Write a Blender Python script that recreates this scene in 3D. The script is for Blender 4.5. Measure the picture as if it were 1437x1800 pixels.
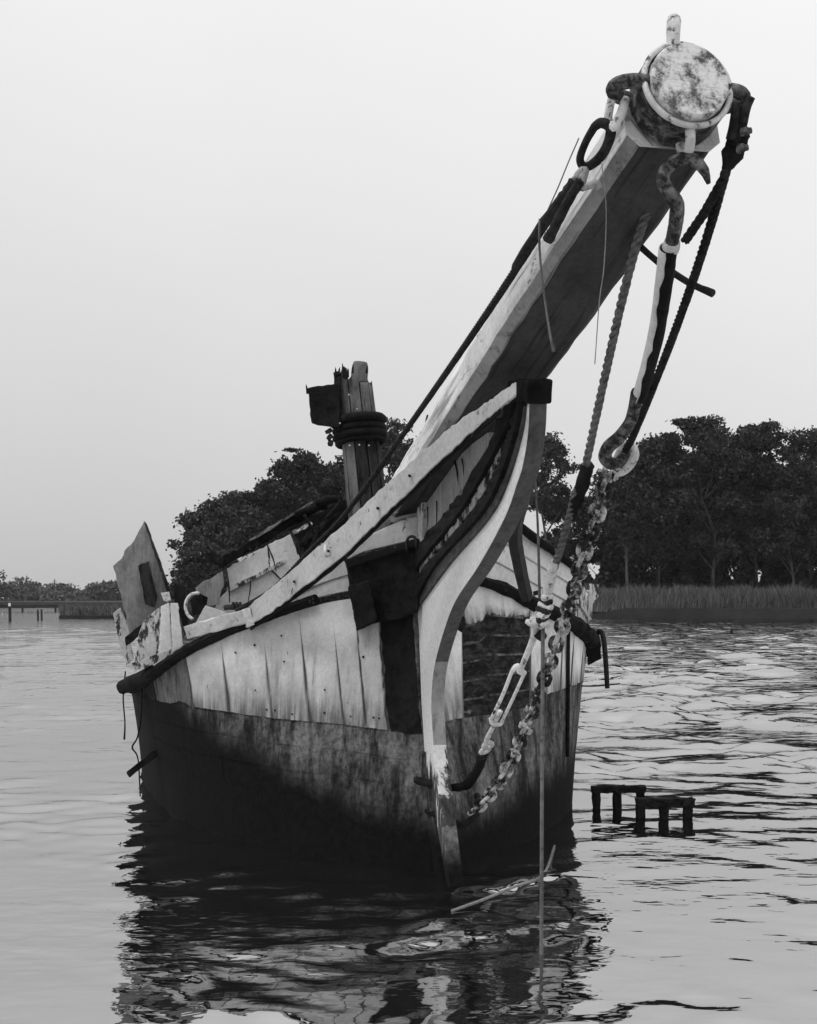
import bpy, math, random
import numpy as np
from mathutils import Vector, Matrix

for o in list(bpy.data.objects):
    bpy.data.objects.remove(o)
scene = bpy.context.scene
COL = scene.collection
random.seed(7)
RNG = np.random.default_rng(7)

# ------------------------------------------------------------------ camera
EYE = 1.6          # metres above the water
F = 2000.0         # focal length in photograph pixels
CX, HY = 718.5, 1052.0
cam_d = bpy.data.cameras.new('camera')
cam = bpy.data.objects.new('camera', cam_d)
COL.objects.link(cam)
cam.location = (0, 0, EYE)
cam.rotation_euler = (math.radians(90), 0, 0)
cam_d.sensor_fit = 'VERTICAL'
cam_d.sensor_height = 36.0
cam_d.lens = 36.0 * F / 1800.0
cam_d.shift_y = (HY - 900.0) / 1800.0
cam_d.clip_start = 0.05
cam_d.clip_end = 6000
scene.camera = cam

# ------------------------------------------------------------------ sky and sun
SUN_AZ = math.radians(-112)     # measured from +Y (view direction) towards +X
SUN_EL = math.radians(60)
world = bpy.data.worlds.new('World')
scene.world = world
world.use_nodes = True
wn, wl = world.node_tree.nodes, world.node_tree.links
wn.clear()
wo = wn.new('ShaderNodeOutputWorld')
bg = wn.new('ShaderNodeBackground')
sky = wn.new('ShaderNodeTexSky')
sky.sky_type = 'NISHITA'
sky.sun_disc = False
sky.sun_elevation = SUN_EL
sky.sun_rotation = SUN_AZ
sky.dust_density = 4.0
bw = wn.new('ShaderNodeRGBToBW')
wl.new(sky.outputs[0], bw.inputs[0])
tc = wn.new('ShaderNodeTexCoord')
sep = wn.new('ShaderNodeSeparateXYZ')
wl.new(tc.outputs['Generated'], sep.inputs[0])
def wmath(op, a, b, clamp=False):
    n = wn.new('ShaderNodeMath'); n.operation = op; n.use_clamp = clamp
    for i, v in enumerate((a, b)):
        if isinstance(v, (int, float)): n.inputs[i].default_value = v
        else: wl.new(v, n.inputs[i])
    return n.outputs[0]
# overcast sky: dull at the horizon, brighter overhead, a little brighter to the right
zz = wmath('MAXIMUM', sep.outputs['Z'], 0.0)
zp = wmath('POWER', zz, 0.8)
over = wmath('ADD', wmath('MULTIPLY', zp, 6.0), 5.45)
over = wmath('ADD', over, wmath('MULTIPLY', sep.outputs['X'], 1.4))
cn = wn.new('ShaderNodeTexNoise')
cn.inputs['Scale'].default_value = 2.2; cn.inputs['Detail'].default_value = 4
wl.new(tc.outputs['Generated'], cn.inputs['Vector'])
over = wmath('MULTIPLY', over, wmath('ADD', wmath('MULTIPLY', cn.outputs[0], 0.16), 0.92))
tot = wmath('ADD', over, wmath('MULTIPLY', bw.outputs[0], 0.12))
wl.new(tot, bg.inputs['Color'])
bg.inputs['Strength'].default_value = 0.1
wl.new(bg.outputs[0], wo.inputs[0])

sun_d = bpy.data.lights.new('sun', 'SUN')
sun_d.energy = 1.5
sun_d.angle = math.radians(16)
sun_d.color = (1.0, 1.0, 1.0)
sun = bpy.data.objects.new('sun', sun_d)
COL.objects.link(sun)
sv = Vector((math.sin(SUN_AZ) * math.cos(SUN_EL), math.cos(SUN_AZ) * math.cos(SUN_EL), math.sin(SUN_EL)))
sun.rotation_euler = sv.to_track_quat('Z', 'Y').to_euler()
sun.location = sv * 40

vs = scene.view_settings
vs.view_transform = 'Standard'
vs.look = 'None'
vs.exposure = 0.0
vs.gamma = 1.0
vs.use_curve_mapping = False
scene.render.engine = 'CYCLES'

# ------------------------------------------------------------------ materials
def g(v): return (v, v, v, 1)
class NT:
    def __init__(s, name):
        s.m = bpy.data.materials.new(name); s.m.use_nodes = True
        s.t = s.m.node_tree; s.n = s.t.nodes; s.l = s.t.links
        s.b = s.n['Principled BSDF']
        s.b.inputs['Specular IOR Level'].default_value = 0.3
    def new(s, typ): return s.n.new('ShaderNode' + typ)
    def put(s, inp, v):
        if isinstance(v, (int, float)): inp.default_value = v
        elif isinstance(v, tuple): inp.default_value = v
        else: s.l.new(v, inp)
    def math(s, op, a, b=0.0, c=None, clamp=False):
        n = s.new('Math'); n.operation = op; n.use_clamp = clamp
        s.put(n.inputs[0], a); s.put(n.inputs[1], b)
        if c is not None: s.put(n.inputs[2], c)
        return n.outputs[0]
    def coord(s, scale=(1, 1, 1), which='Object', loc=(0, 0, 0)):
        t = s.new('TexCoord'); m = s.new('Mapping')
        m.inputs['Scale'].default_value = scale; m.inputs['Location'].default_value = loc
        s.l.new(t.outputs[which], m.inputs[0]); return m.outputs[0]
    def noise(s, vec, scale=5, detail=5, rough=0.6, dist=0.0):
        n = s.new('TexNoise'); s.l.new(vec, n.inputs['Vector'])
        n.inputs['Scale'].default_value = scale; n.inputs['Detail'].default_value = detail
        n.inputs['Roughness'].default_value = rough; n.inputs['Distortion'].default_value = dist
        return n.outputs[0]
    def ramp(s, v, a, b, va=0.0, vb=1.0):
        n = s.new('MapRange'); n.interpolation_type = 'SMOOTHSTEP'
        s.put(n.inputs[0], v); s.put(n.inputs[1], a); s.put(n.inputs[2], b)
        s.put(n.inputs[3], va); s.put(n.inputs[4], vb); return n.outputs[0]
    def mix(s, f, a, b):
        n = s.new('Mix'); n.data_type = 'FLOAT'
        s.put(n.inputs[0], f); s.put(n.inputs[2], a); s.put(n.inputs[3], b); return n.outputs[0]
    def base(s, v): s.put(s.b.inputs['Base Color'], v)
    def rough(s, v): s.put(s.b.inputs['Roughness'], v)
    def bump(s, h, st=0.4, dist=0.01):
        n = s.new('Bump'); n.inputs['Strength'].default_value = st; n.inputs['Distance'].default_value = dist
        s.put(n.inputs['Height'], h); s.l.new(n.outputs[0], s.b.inputs['Normal'])

def weathered(name, light, dark, cov=0.42, soft=0.06, sc=(1, 1, 1), nscale=9, var=0.25, rough=0.75, bump=0.5, grain=None, met=0, spec=0.25, world=False):
    """paint (light) worn through to what lies below (dark); cov = share that is worn"""
    k = NT(name)
    v = k.coord(sc)
    if world:
        gw = k.new('NewGeometry'); v = gw.outputs['Position']
    k.b.inputs['Specular IOR Level'].default_value = spec
    n1 = k.noise(v, nscale, 9, 0.72, 0.4)
    f = k.ramp(n1, cov - soft, cov + soft)
    n2 = k.noise(k.coord((1, 1, 1)), 34, 6, 0.7)
    n3 = k.noise(k.coord((1, 1, 1), loc=(3, 1, 7)), 2.3, 4, 0.6)
    vv = k.ramp(k.math('ADD', k.math('MULTIPLY', n2, 0.5), k.math('MULTIPLY', n3, 0.5)), 0.3, 0.7, 1 - var, 1 + var * 0.4)
    gr = None
    if grain:
        gr = k.noise(k.coord(grain), 1.0, 6, 0.7, 0.3)
        vv = k.math('MULTIPLY', vv, k.ramp(gr, 0.3, 0.62, 0.72, 1.05))
    k.base(k.math('MULTIPLY', k.mix(f, dark, light), vv))
    k.rough(rough)
    h = k.math('ADD', k.math('MULTIPLY', f, 0.5), k.math('MULTIPLY', n2, 0.6))
    if gr is not None: h = k.math('ADD', h, k.math('MULTIPLY', gr, 0.7))
    k.bump(h, bump, 0.008)
    k.b.inputs['Metallic'].default_value = met
    return k.m

def sheathing(name, light, stain):
    """white hull sheathing with runs that widen from the joints downwards (uses UV: u across, v down)"""
    k = NT(name)
    t = k.new('TexCoord'); sp = k.new('SeparateXYZ'); k.l.new(t.outputs['UV'], sp.inputs[0])
    u, v = sp.outputs[0], sp.outputs[1]
    st = k.noise(k.coord((16, 16, 1.1)), 1.0, 6, 0.65, 0.2)
    big = k.noise(k.coord((1, 1, 1)), 3.0, 5, 0.6)
    e = k.math('MINIMUM', u, k.math('SUBTRACT', 1.0, u))
    wdt = k.math('ADD', 0.005, k.math('MULTIPLY', k.math('POWER', v, 2.0), 0.22))
    run = k.math('SUBTRACT', 1.0, k.math('DIVIDE', e, wdt), clamp=True)
    run = k.math('MULTIPLY', k.math('POWER', run, 1.4), k.ramp(st, 0.25, 0.6, 0.5, 1.3), clamp=True)
    run = k.math('MULTIPLY', run, k.ramp(v, 0.0, 0.45, 0.08, 1.0))
    streak = k.math('MULTIPLY', k.ramp(st, 0.53, 0.74), k.ramp(v, 0.0, 0.8, 0.15, 0.75))
    low = k.math('MULTIPLY', k.ramp(v, 0.50, 1.05), k.ramp(st, 0.33, 0.60, 0.2, 0.92))
    spots = k.ramp(k.noise(k.coord((1, 1, 0.8)), 21, 3, 0.5), 0.73, 0.76)
    m = k.math('MAXIMUM', k.math('MAXIMUM', run, streak), k.math('MAXIMUM', low, k.math('MULTIPLY', spots, 0.9)))
    m = k.math('MINIMUM', m, 0.97)
    lt = k.math('MULTIPLY', light, k.ramp(big, 0.32, 0.68, 0.66, 1.10))
    fine = k.noise(k.coord((1, 1, 1)), 60, 5, 0.7)
    k.base(k.math('MULTIPLY', k.mix(m, lt, stain), k.ramp(fine, 0.3, 0.7, 0.86, 1.06)))
    k.rough(0.7)
    k.bump(k.math('ADD', fine, k.math('MULTIPLY', st, 0.8)), 0.35, 0.006)
    return k.m

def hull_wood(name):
    """bare old hull below the sheathing: grey scum over black weed, with the shade below the chine painted in"""
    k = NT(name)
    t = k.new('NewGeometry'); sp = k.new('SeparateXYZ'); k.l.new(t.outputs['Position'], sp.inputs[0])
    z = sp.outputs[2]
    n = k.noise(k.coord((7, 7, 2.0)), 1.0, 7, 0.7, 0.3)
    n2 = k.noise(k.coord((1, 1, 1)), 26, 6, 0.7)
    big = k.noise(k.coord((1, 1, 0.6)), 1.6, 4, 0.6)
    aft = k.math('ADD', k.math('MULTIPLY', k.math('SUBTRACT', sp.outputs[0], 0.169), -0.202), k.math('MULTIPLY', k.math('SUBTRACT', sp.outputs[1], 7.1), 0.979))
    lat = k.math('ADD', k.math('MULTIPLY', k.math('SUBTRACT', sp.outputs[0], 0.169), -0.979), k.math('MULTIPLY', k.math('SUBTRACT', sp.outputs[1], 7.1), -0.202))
    weed_shade_line = k.math('ADD', k.math('MULTIPLY', k.math('MAXIMUM', aft, 0.0), k.ramp(lat, -0.3, 0.3, 0.12, 0.35)), 0.05)  # sloping dark edge: weed plus painted shade where the bottom turns under
    zz = k.math('ADD', k.math('SUBTRACT', z, weed_shade_line), k.math('MULTIPLY', k.math('SUBTRACT', big, 0.5), 0.42))
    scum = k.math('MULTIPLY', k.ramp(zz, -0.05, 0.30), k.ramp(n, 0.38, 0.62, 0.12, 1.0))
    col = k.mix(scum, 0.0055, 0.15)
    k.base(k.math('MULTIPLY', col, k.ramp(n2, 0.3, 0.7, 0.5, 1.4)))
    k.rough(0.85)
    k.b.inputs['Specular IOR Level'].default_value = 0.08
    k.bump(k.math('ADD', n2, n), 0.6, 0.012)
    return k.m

def leaf_mat(name, lo, hi):
    k = NT(name)
    gn = k.new('NewGeometry')
    k.base(k.mix(gn.outputs['Random Per Island'], lo, hi))
    k.rough(0.7)
    k.b.inputs['Specular IOR Level'].default_value = 0.15
    return k.m

M = {}
M['white'] = weathered('white_paint', 0.62, 0.10, 0.34, 0.05, (1, 1, 1), 11, 0.3)
M['white_worn'] = weathered('worn_white_paint', 0.54, 0.035, 0.47, 0.04, (1.6, 1.6, 0.7), 10, 0.35)
M['white_head'] = weathered('grey_white_paint', 0.43, 0.06, 0.37, 0.05, (1, 1, 1), 13, 0.35)
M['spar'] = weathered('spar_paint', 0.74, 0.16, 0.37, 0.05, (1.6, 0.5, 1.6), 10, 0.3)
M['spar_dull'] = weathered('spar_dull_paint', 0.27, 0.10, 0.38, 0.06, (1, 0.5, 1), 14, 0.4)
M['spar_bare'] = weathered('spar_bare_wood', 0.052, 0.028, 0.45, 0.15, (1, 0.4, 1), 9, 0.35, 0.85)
M['tar'] = weathered('tarred_wood', 0.015, 0.006, 0.45, 0.1, (1, 1, 1), 12, 0.6, 0.85, 0.8, spec=0.1)
M['tar_peel'] = weathered('tarred_wood_with_paint_rests', 0.40, 0.010, 0.48, 0.05, (1, 1, 0.8), 7, 0.5, 0.8, 0.9, spec=0.1)
M['rail'] = weathered('rail_log', 0.20, 0.010, 0.66, 0.06, (1, 1, 1), 14, 0.5, 0.9, 1.0, spec=0.1)
M['wood_pale'] = weathered('pale_bare_wood', 0.33, 0.09, 0.38, 0.08, (2.5, 2.5, 0.5), 8, 0.35, 0.85, 0.7, (30, 30, 2))
M['wood'] = weathered('grey_wood', 0.17, 0.05, 0.44, 0.10, (1.4, 1.4, 0.35), 9, 0.4, 0.85, 0.8, (30, 30, 1.6))
M['wood_brown'] = weathered('brown_wood', 0.075, 0.03, 0.44, 0.10, (1, 1, 1), 12, 0.4, 0.85, 0.8)
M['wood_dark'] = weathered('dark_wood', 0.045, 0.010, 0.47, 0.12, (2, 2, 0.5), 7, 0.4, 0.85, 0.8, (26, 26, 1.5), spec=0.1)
M['ply'] = weathered('grey_board', 0.28, 0.13, 0.42, 0.15, (1, 1, 0.5), 7, 0.3, 0.85, 0.5, (46, 46, 3))
M['iron'] = weathered('rusty_iron', 0.030, 0.009, 0.48, 0.1, (1, 1, 1), 26, 0.6, 0.7, 0.9, spec=0.2)
M['iron_mixed'] = weathered('iron_with_paint_rests', 0.24, 0.014, 0.54, 0.13, (1, 1, 1), 28, 0.5, 0.7, 0.9, spec=0.2)
M['iron_white'] = weathered('white_painted_iron', 0.66, 0.025, 0.40, 0.06, (1, 1, 1), 30, 0.4, 0.65, 0.9, spec=0.2)
M['chain'] = weathered('chain_paint', 0.54, 0.012, 0.52, 0.06, (1, 1, 1), 6, 0.4, 0.65, 0.9, spec=0.2, world=True)
M['end'] = None
M['wire'] = weathered('wire_rope', 0.028, 0.010, 0.45, 0.1, (1, 1, 1), 30, 0.4, 0.8, 0.8, spec=0.15)
M['rope'] = weathered('old_rope', 0.15, 0.06, 0.42, 0.12, (1, 1, 1), 30, 0.4, 0.9, 0.8, spec=0.1)
M['cord'] = weathered('pale_cord', 0.22, 0.11, 0.42, 0.12, (1, 1, 1), 30, 0.3, 0.9, 0.4, spec=0.1)
M['sheath'] = sheathing('hull_sheathing', 0.52, 0.04)
M['sheath_bright'] = sheathing('hull_sheathing_bright', 0.76, 0.06)
M['sheath_grey'] = weathered('bare_grey_sheathing', 0.12, 0.03, 0.46, 0.10, (3, 3, 0.6), 6, 0.4, 0.85, 0.6)
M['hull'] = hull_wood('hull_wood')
M['patch'] = weathered('bare_hull_planks', 0.055, 0.010, 0.52, 0.1, (1.2, 1.2, 3), 7, 0.5, 0.9, 0.8, (3, 3, 40), spec=0.1)
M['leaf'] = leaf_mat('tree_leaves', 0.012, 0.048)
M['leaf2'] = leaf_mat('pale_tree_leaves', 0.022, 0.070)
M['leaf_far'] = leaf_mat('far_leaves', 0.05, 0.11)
M['reed'] = leaf_mat('reeds', 0.03, 0.17)
M['bark'] = weathered('bark', 0.09, 0.025, 0.47, 0.1, (1, 1, 0.3), 3, 0.4, 0.9, 0.5)
M['mud'] = weathered('marsh_mud', 0.022, 0.010, 0.45, 0.15, (1, 1, 1), 0.4, 0.3, 0.9, 0.3)
# the knee's paint wears away towards the tide line
k = NT('knee_paint')
gk = k.new('NewGeometry'); sk_ = k.new('SeparateXYZ'); k.l.new(gk.outputs['Position'], sk_.inputs[0])
na = k.noise(k.coord((9, 9, 1.6)), 1.6, 7, 0.7, 0.3); nb = k.noise(k.coord((1, 1, 1)), 40, 5, 0.7)
thr = k.ramp(sk_.outputs[2], 0.25, 1.0, 0.62, 0.22)
ff = k.ramp(k.math('SUBTRACT', na, thr), -0.04, 0.05)
k.base(k.math('MULTIPLY', k.mix(ff, k.math('MULTIPLY', k.ramp(na, 0.35, 0.6, 0.2, 1.0), 0.055), 0.60), k.ramp(nb, 0.3, 0.7, 0.8, 1.06))); k.rough(0.8)
k.bump(k.math('ADD', ff, nb), 0.4, 0.006)
M['knee'] = k.m
M['knee_front_halfshade'] = weathered('knee_front_halfshade_tone', 0.30, 0.10, 0.42, 0.12, (1, 1, 0.5), 12, 0.3, 0.85)  # lower front edge of the knee: weaker shade painted as a grey tone
M['knee_front_shade'] = weathered('knee_front_shade_tone', 0.11, 0.05, 0.42, 0.12, (1, 1, 0.6), 12, 0.4, 0.85)  # upper front edge of the knee: overhang shade painted as a dark tone
# sawn, painted end of the bowsprit: scratched paint worn through in blotches
k = NT('worn_end_grain')
a = k.noise(k.coord((9, 9, 120)), 1.0, 5, 0.7, 0.2)
b_ = k.noise(k.coord((1, 1, 1), loc=(0.3, 0.1, 0.22)), 9, 10, 0.78, 0.1)
b2 = k.noise(k.coord((1, 1, 1), loc=(1.3, 0.4, 2.9)), 48, 6, 0.7)
f = k.math('MULTIPLY', k.ramp(b_, 0.40, 0.53, 0.06, 1.0), k.ramp(a, 0.28, 0.5, 0.75, 1.0))
f = k.math('MULTIPLY', f, k.ramp(b2, 0.3, 0.5, 0.7, 1.0))
k.base(k.mix(f, 0.03, 0.66)); k.rough(0.8); k.bump(k.math('ADD', f, k.math('MULTIPLY', a, 0.5)), 0.5, 0.006)
M['end'] = k.m

# ------------------------------------------------------------------ helpers
def P(px, py, d):
    """point seen at photograph pixel (px, py), d metres in front of the camera"""
    return np.array([(px - CX) / F * d, d, EYE - (py - HY) / F * d])

ORG = {}
def empty(name, loc, label=None, cat=None, group=None):
    o = bpy.data.objects.new(name, None); COL.objects.link(o)
    o.location = Vector([float(c) for c in loc]); o.empty_display_size = 0.2
    ORG[o.name] = np.array([float(c) for c in loc])
    tag(o, label, cat, group)
    return o
def tag(o, label=None, cat=None, group=None, kind=None):
    if label: o['label'] = label
    if cat: o['category'] = cat
    if group: o['group'] = group
    if kind: o['kind'] = kind
    return o
def mk(name, verts, faces, mat, parent=None, uv=None, smooth=False, bevel=0.0, mats=None, fm=None):
    """mesh in world coordinates; re-based on its own parent's origin"""
    V = np.asarray(verts, dtype=np.float64).reshape(-1, 3)
    if parent is not None: org = ORG[parent.name]
    else: org = np.array([V[:, 0].mean(), V[:, 1].mean(), V[:, 2].min()])
    me = bpy.data.meshes.new(name)
    if isinstance(faces, np.ndarray):
        nf, k_ = faces.shape
        me.vertices.add(len(V)); me.vertices.foreach_set('co', (V - org).astype(np.float32).ravel())
        me.loops.add(nf * k_); me.loops.foreach_set('vertex_index', faces.astype(np.int32).ravel())
        me.polygons.add(nf)
        me.polygons.foreach_set('loop_start', np.arange(0, nf * k_, k_, dtype=np.int32))
        me.update(calc_edges=True)
    else:
        me.from_pydata((V - org).tolist(), [], [tuple(int(i) for i in f) for f in faces])
        me.update()
    me.validate()
    for mm in (mats or [mat]): me.materials.append(mm)
    if fm is not None:
        me.polygons.foreach_set('material_index', np.asarray(fm, dtype=np.int32))
    if uv is not None:
        lay = me.uv_layers.new(name='UVMap')
        li = np.zeros(len(me.loops), dtype=np.int32); me.loops.foreach_get('vertex_index', li)
        lay.data.foreach_set('uv', np.asarray(uv, dtype=np.float32)[li].ravel())
    if smooth:
        me.polygons.foreach_set('use_smooth', np.ones(len(me.polygons), dtype=bool))
    o = bpy.data.objects.new(name, me); COL.objects.link(o)
    ORG[o.name] = org
    if parent is None: o.location = Vector(org.tolist())
    else: o.parent = parent
    if bevel:
        bm_ = o.modifiers.new('bevel', 'BEVEL'); bm_.width = bevel; bm_.segments = 2; bm_.limit_method = 'ANGLE'
    return o

def nrm(v): return v / (np.linalg.norm(v) + 1e-12)
def catmull(pts, n=8):
    p = [np.asarray(q, float) for q in pts]
    p = [2 * p[0] - p[1]] + p + [2 * p[-1] - p[-2]]
    out = []
    for i in range(1, len(p) - 2):
        for j in range(n):
            t = j / n
            out.append(0.5 * ((2 * p[i]) + (-p[i-1] + p[i+1]) * t + (2*p[i-1] - 5*p[i] + 4*p[i+1] - p[i+2]) * t*t
                              + (-p[i-1] + 3*p[i] - 3*p[i+1] + p[i+2]) * t**3))
    out.append(p[-2]); return np.array(out)
def frames(path):
    T = np.gradient(path, axis=0); T /= (np.linalg.norm(T, axis=1)[:, None] + 1e-12)
    ref = np.array([0.13, 0.3, 0.94]); 
    if abs(T[0] @ ref) > 0.9: ref = np.array([1.0, 0.1, 0])
    n0 = nrm(np.cross(T[0], ref)); N = [n0]
    for i in range(1, len(path)):
        v = N[-1] - (N[-1] @ T[i]) * T[i]; N.append(nrm(v))
    N = np.array(N); return T, N, np.cross(T, N)
def tube_geo(path, rad, nseg=8, cap=True, rough=0.0, flat=1.0):
    path = np.asarray(path, float); n = len(path)
    rad = np.broadcast_to(np.asarray(rad, float), (n,))
    T, N, B = frames(path)
    th = np.linspace(0, 2*np.pi, nseg, endpoint=False)
    R = rad[:, None] * (1 + rough * RNG.standard_normal((n, nseg)))
    V = path[:, None, :] + (R * np.cos(th))[..., None] * N[:, None, :] + (R * flat * np.sin(th))[..., None] * B[:, None, :]
    V = V.reshape(-1, 3); Fc = []
    for i in range(n - 1):
        for j in range(nseg):
            a_, b2_ = i*nseg + j, i*nseg + (j+1) % nseg
            Fc.append((a_, b2_, b2_ + nseg, a_ + nseg))
    if cap:
        Fc.append(tuple(range(nseg))[::-1]); Fc.append(tuple((n-1)*nseg + j for j in range(nseg)))
    return V, Fc
def join(parts):
    Vs, Fs, off = [], [], 0
    for V, Fc in parts:
        Vs.append(V); Fs += [tuple(i + off for i in f) for f in Fc]; off += len(V)
    return np.vstack(Vs), Fs
def tube(name, pts, rad, mat, parent=None, nseg=8, sub=8, rough=0.0, smooth=True, flat=1.0):
    pts = [np.asarray(p, float) for p in pts]
    path = catmull(pts, sub) if len(pts) > 2 and sub > 1 else np.array(pts)
    if len(pts) == 2: path = np.array([pts[0] + (pts[1]-pts[0])*t for t in np.linspace(0, 1, max(2, sub))])
    if not np.isscalar(rad):
        rad = np.interp(np.linspace(0, 1, len(path)), np.linspace(0, 1, len(rad)), rad)
    V, Fc = tube_geo(path, rad, nseg, True, rough, flat)
    return mk(name, V, Fc, mat, parent, smooth=smooth)
def px_tube(name, pts, mat, parent=None, **kw):
    """pts: (px, py, depth, radius in photograph pixels)"""
    return tube(name, [P(*q[:3]) for q in pts], [q[3] / F * q[2] for q in pts], mat, parent, **kw)
def beam_geo(p0, p1, w, h, side=None, n=10, jit=0.004, w1=None, h1=None):
    """timber from p0 to p1; w across (along side), h in the third direction"""
    p0, p1 = np.asarray(p0, float), np.asarray(p1, float)
    T = nrm(p1 - p0); S = np.asarray(side if side is not None else (1, 0, 0), float)
    S = nrm(S - (S @ T) * T); U = np.cross(S, T)
    w1 = w if w1 is None else w1; h1 = h if h1 is None else h1
    V = []
    for i in range(n + 1):
        t = i / n; c = p0 + (p1 - p0) * t; ww = (w + (w1 - w) * t) / 2; hh = (h + (h1 - h) * t) / 2
        for a_, b2_ in ((-1, -1), (0, -1), (1, -1), (1, 0), (1, 1), (0, 1), (-1, 1), (-1, 0)):
            V.append(c + S * a_ * ww + U * b2_ * hh + RNG.standard_normal(3) * jit * (0.4 if a_ * b2_ == 0 else 1))
    Fc = []
    for i in range(n):
        for j in range(8):
            Fc.append((i*8 + j, i*8 + (j+1) % 8, (i+1)*8 + (j+1) % 8, (i+1)*8 + j))
    Fc.append(tuple(range(8))[::-1]); Fc.append(tuple(n*8 + j for j in range(8)))
    return np.array(V), Fc
def beam(name, p0, p1, w, h, mat, parent=None, side=None, n=10, jit=0.004, bevel=0.006, **kw):
    V, Fc = beam_geo(p0, p1, w, h, side, n, jit, **kw)
    return mk(name, V, Fc, mat, parent, bevel=bevel)
def prism(name, poly, ext, mat, parent=None, bevel=0.004):
    poly = [np.asarray(p, float) for p in poly]; ext = np.asarray(ext, float); n = len(poly)
    V = poly + [p + ext for p in poly]
    Fc = [tuple(range(n)), tuple(range(2*n - 1, n - 1, -1))] + [(i, i + n, (i+1) % n + n, (i+1) % n) for i in range(n)]
    return mk(name, V, Fc, mat, parent, bevel=bevel)
def px_board(name, pts, d, thick, mat, parent=None, bevel=0.004, ragged=0.0, tilt=(0, 0)):
    """board with the outline pts (pixels) at depth d(+tilt), thick metres deep (away from the camera)"""
    c = np.mean([q[:2] for q in pts], axis=0); out = []
    n = len(pts)
    for i in range(n):
        a_, b2_ = np.array(pts[i][:2], float), np.array(pts[(i+1) % n][:2], float)
        m = 1 if ragged == 0 else max(1, int(np.linalg.norm(b2_ - a_) / 7))
        for j in range(m):
            q = a_ + (b2_ - a_) * j / m
            if j and ragged: q = q + RNG.standard_normal(2) * ragged
            dd = d + (q[0] - c[0]) * tilt[0] + (q[1] - c[1]) * tilt[1]
            out.append(P(q[0], q[1], dd))
    nv = nrm(np.mean(out, axis=0) - np.array([0, 0, EYE])) * thick
    return prism(name, out, nv, mat, parent, bevel)
def torus_arc(c, ax1, ax2, R, r, a0, a1, n=20, nseg=8, ry=None):
    ry = R if ry is None else ry
    th = np.linspace(a0, a1, n)
    path = np.asarray(c)[None] + np.cos(th)[:, None]*R*np.asarray(ax1)[None] + np.sin(th)[:, None]*ry*np.asarray(ax2)[None]
    return tube_geo(path, r, nseg)

# ------------------------------------------------------------------ the boat's frame
KX, X0 = -0.206, 1.632                       # centre plane: x = X0 + KX * y
AFT = nrm(np.array([KX, 1.0, 0]))            # from the bow aft
LAT = np.array([-AFT[1], AFT[0], 0])         # to the left in the picture
UP = np.array([0, 0, 1.0])
OB = np.array([X0 + KX * 7.1, 7.1, 0.0])     # stem at the waterline
def BP(s, l, z): return OB + AFT * s + LAT * l + UP * z
def CP(px, py, off=0.0):
    """pixel on the plane parallel to the centre plane, off metres to the left"""
    q = OB + LAT * off
    dx = (px - CX) / F
    d = (q[0] - KX * q[1]) / (dx - KX)
    return P(px, py, d)

# hull table: station -> plan at the waterline and at the rail
TS = np.array([0, 1, 2, 3, 4, 5, 6, 7, 8, 9], float)
WS = np.array([0.05, .42, .9, 1.5, 2.2, 3.0, 4.2, 6.0, 9.0, 11.0])
WLt = np.array([.05, .45, .9, 1.35, 1.7, 1.90, 2.03, 2.03, 1.6, .9])
RS = np.array([.42, .75, 1.15, 1.7, 2.3, 3.0, 4.2, 6.0, 9.0, 11.2])
RL = np.array([.06, .55, 1.0, 1.5, 1.85, 2.03, 2.13, 2.13, 1.75, 1.1])
LZ = np.array([1.64, 1.58, 1.42, 1.19, .96, .82, .74, .70, .78, .95])
RZ = np.array([1.74, 1.67, 1.52, 1.36, 1.2, 1.10, 1.02, .98, 1.02, 1.15])
def smooth_interp(t, tab):
    t = float(np.clip(t, 0, 9)); i = int(min(math.floor(t), 8)); f_ = t - i
    p0, p1, p2, p3 = tab[max(i-1, 0)], tab[i], tab[i+1], tab[min(i+2, 9)]
    return 0.5*((2*p1) + (-p0+p2)*f_ + (2*p0-5*p1+4*p2-p3)*f_*f_ + (-p0+3*p1-3*p2+p3)*f_**3)
def hull(side, t, z, off=0.0):
    """point of the hull skin; side +1 is the left side in the picture"""
    zr = smooth_interp(t, LZ if side > 0 else RZ)
    v = z / zr                                        # 0 at water, 1 at rail
    vv = v if v > 0 else v * 1.0
    fl = vv ** 1.25 if vv > 0 else vv * 0.8
    s = smooth_interp(t, WS) + (smooth_interp(t, RS) - smooth_interp(t, WS)) * fl
    l = smooth_interp(t, WLt) + (smooth_interp(t, RL) - smooth_interp(t, WLt)) * fl
    if side > 0: l -= 0.13 * min(1.0, max(0.0, (t - 2.4) / 2.0))
    if z < -0.16: l = max(0.03, l + (z + 0.16) * 0.5)
    # the old hull hangs a little askew at the forefoot
    sk = -0.10 * max(0.0, 1 - max(z, 0) / 0.85) * max(0.0, 1 - t / 3)
    p = BP(s, side * (l + off) + sk, z)
    return p
def railz(side, t): return smooth_interp(t, LZ if side > 0 else RZ)
def topx(p): return CX + F * p[0] / p[1], HY - F * (p[2] - EYE) / p[1]
def t_at(side, px, z, lo=0.0, hi=5.0):
    ts = np.linspace(lo, hi if side > 0 else 4.2, 400)
    xs = np.array([topx(hull(side, t, z))[0] for t in ts])
    return ts[np.argmin(np.abs(xs - px))]

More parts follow.
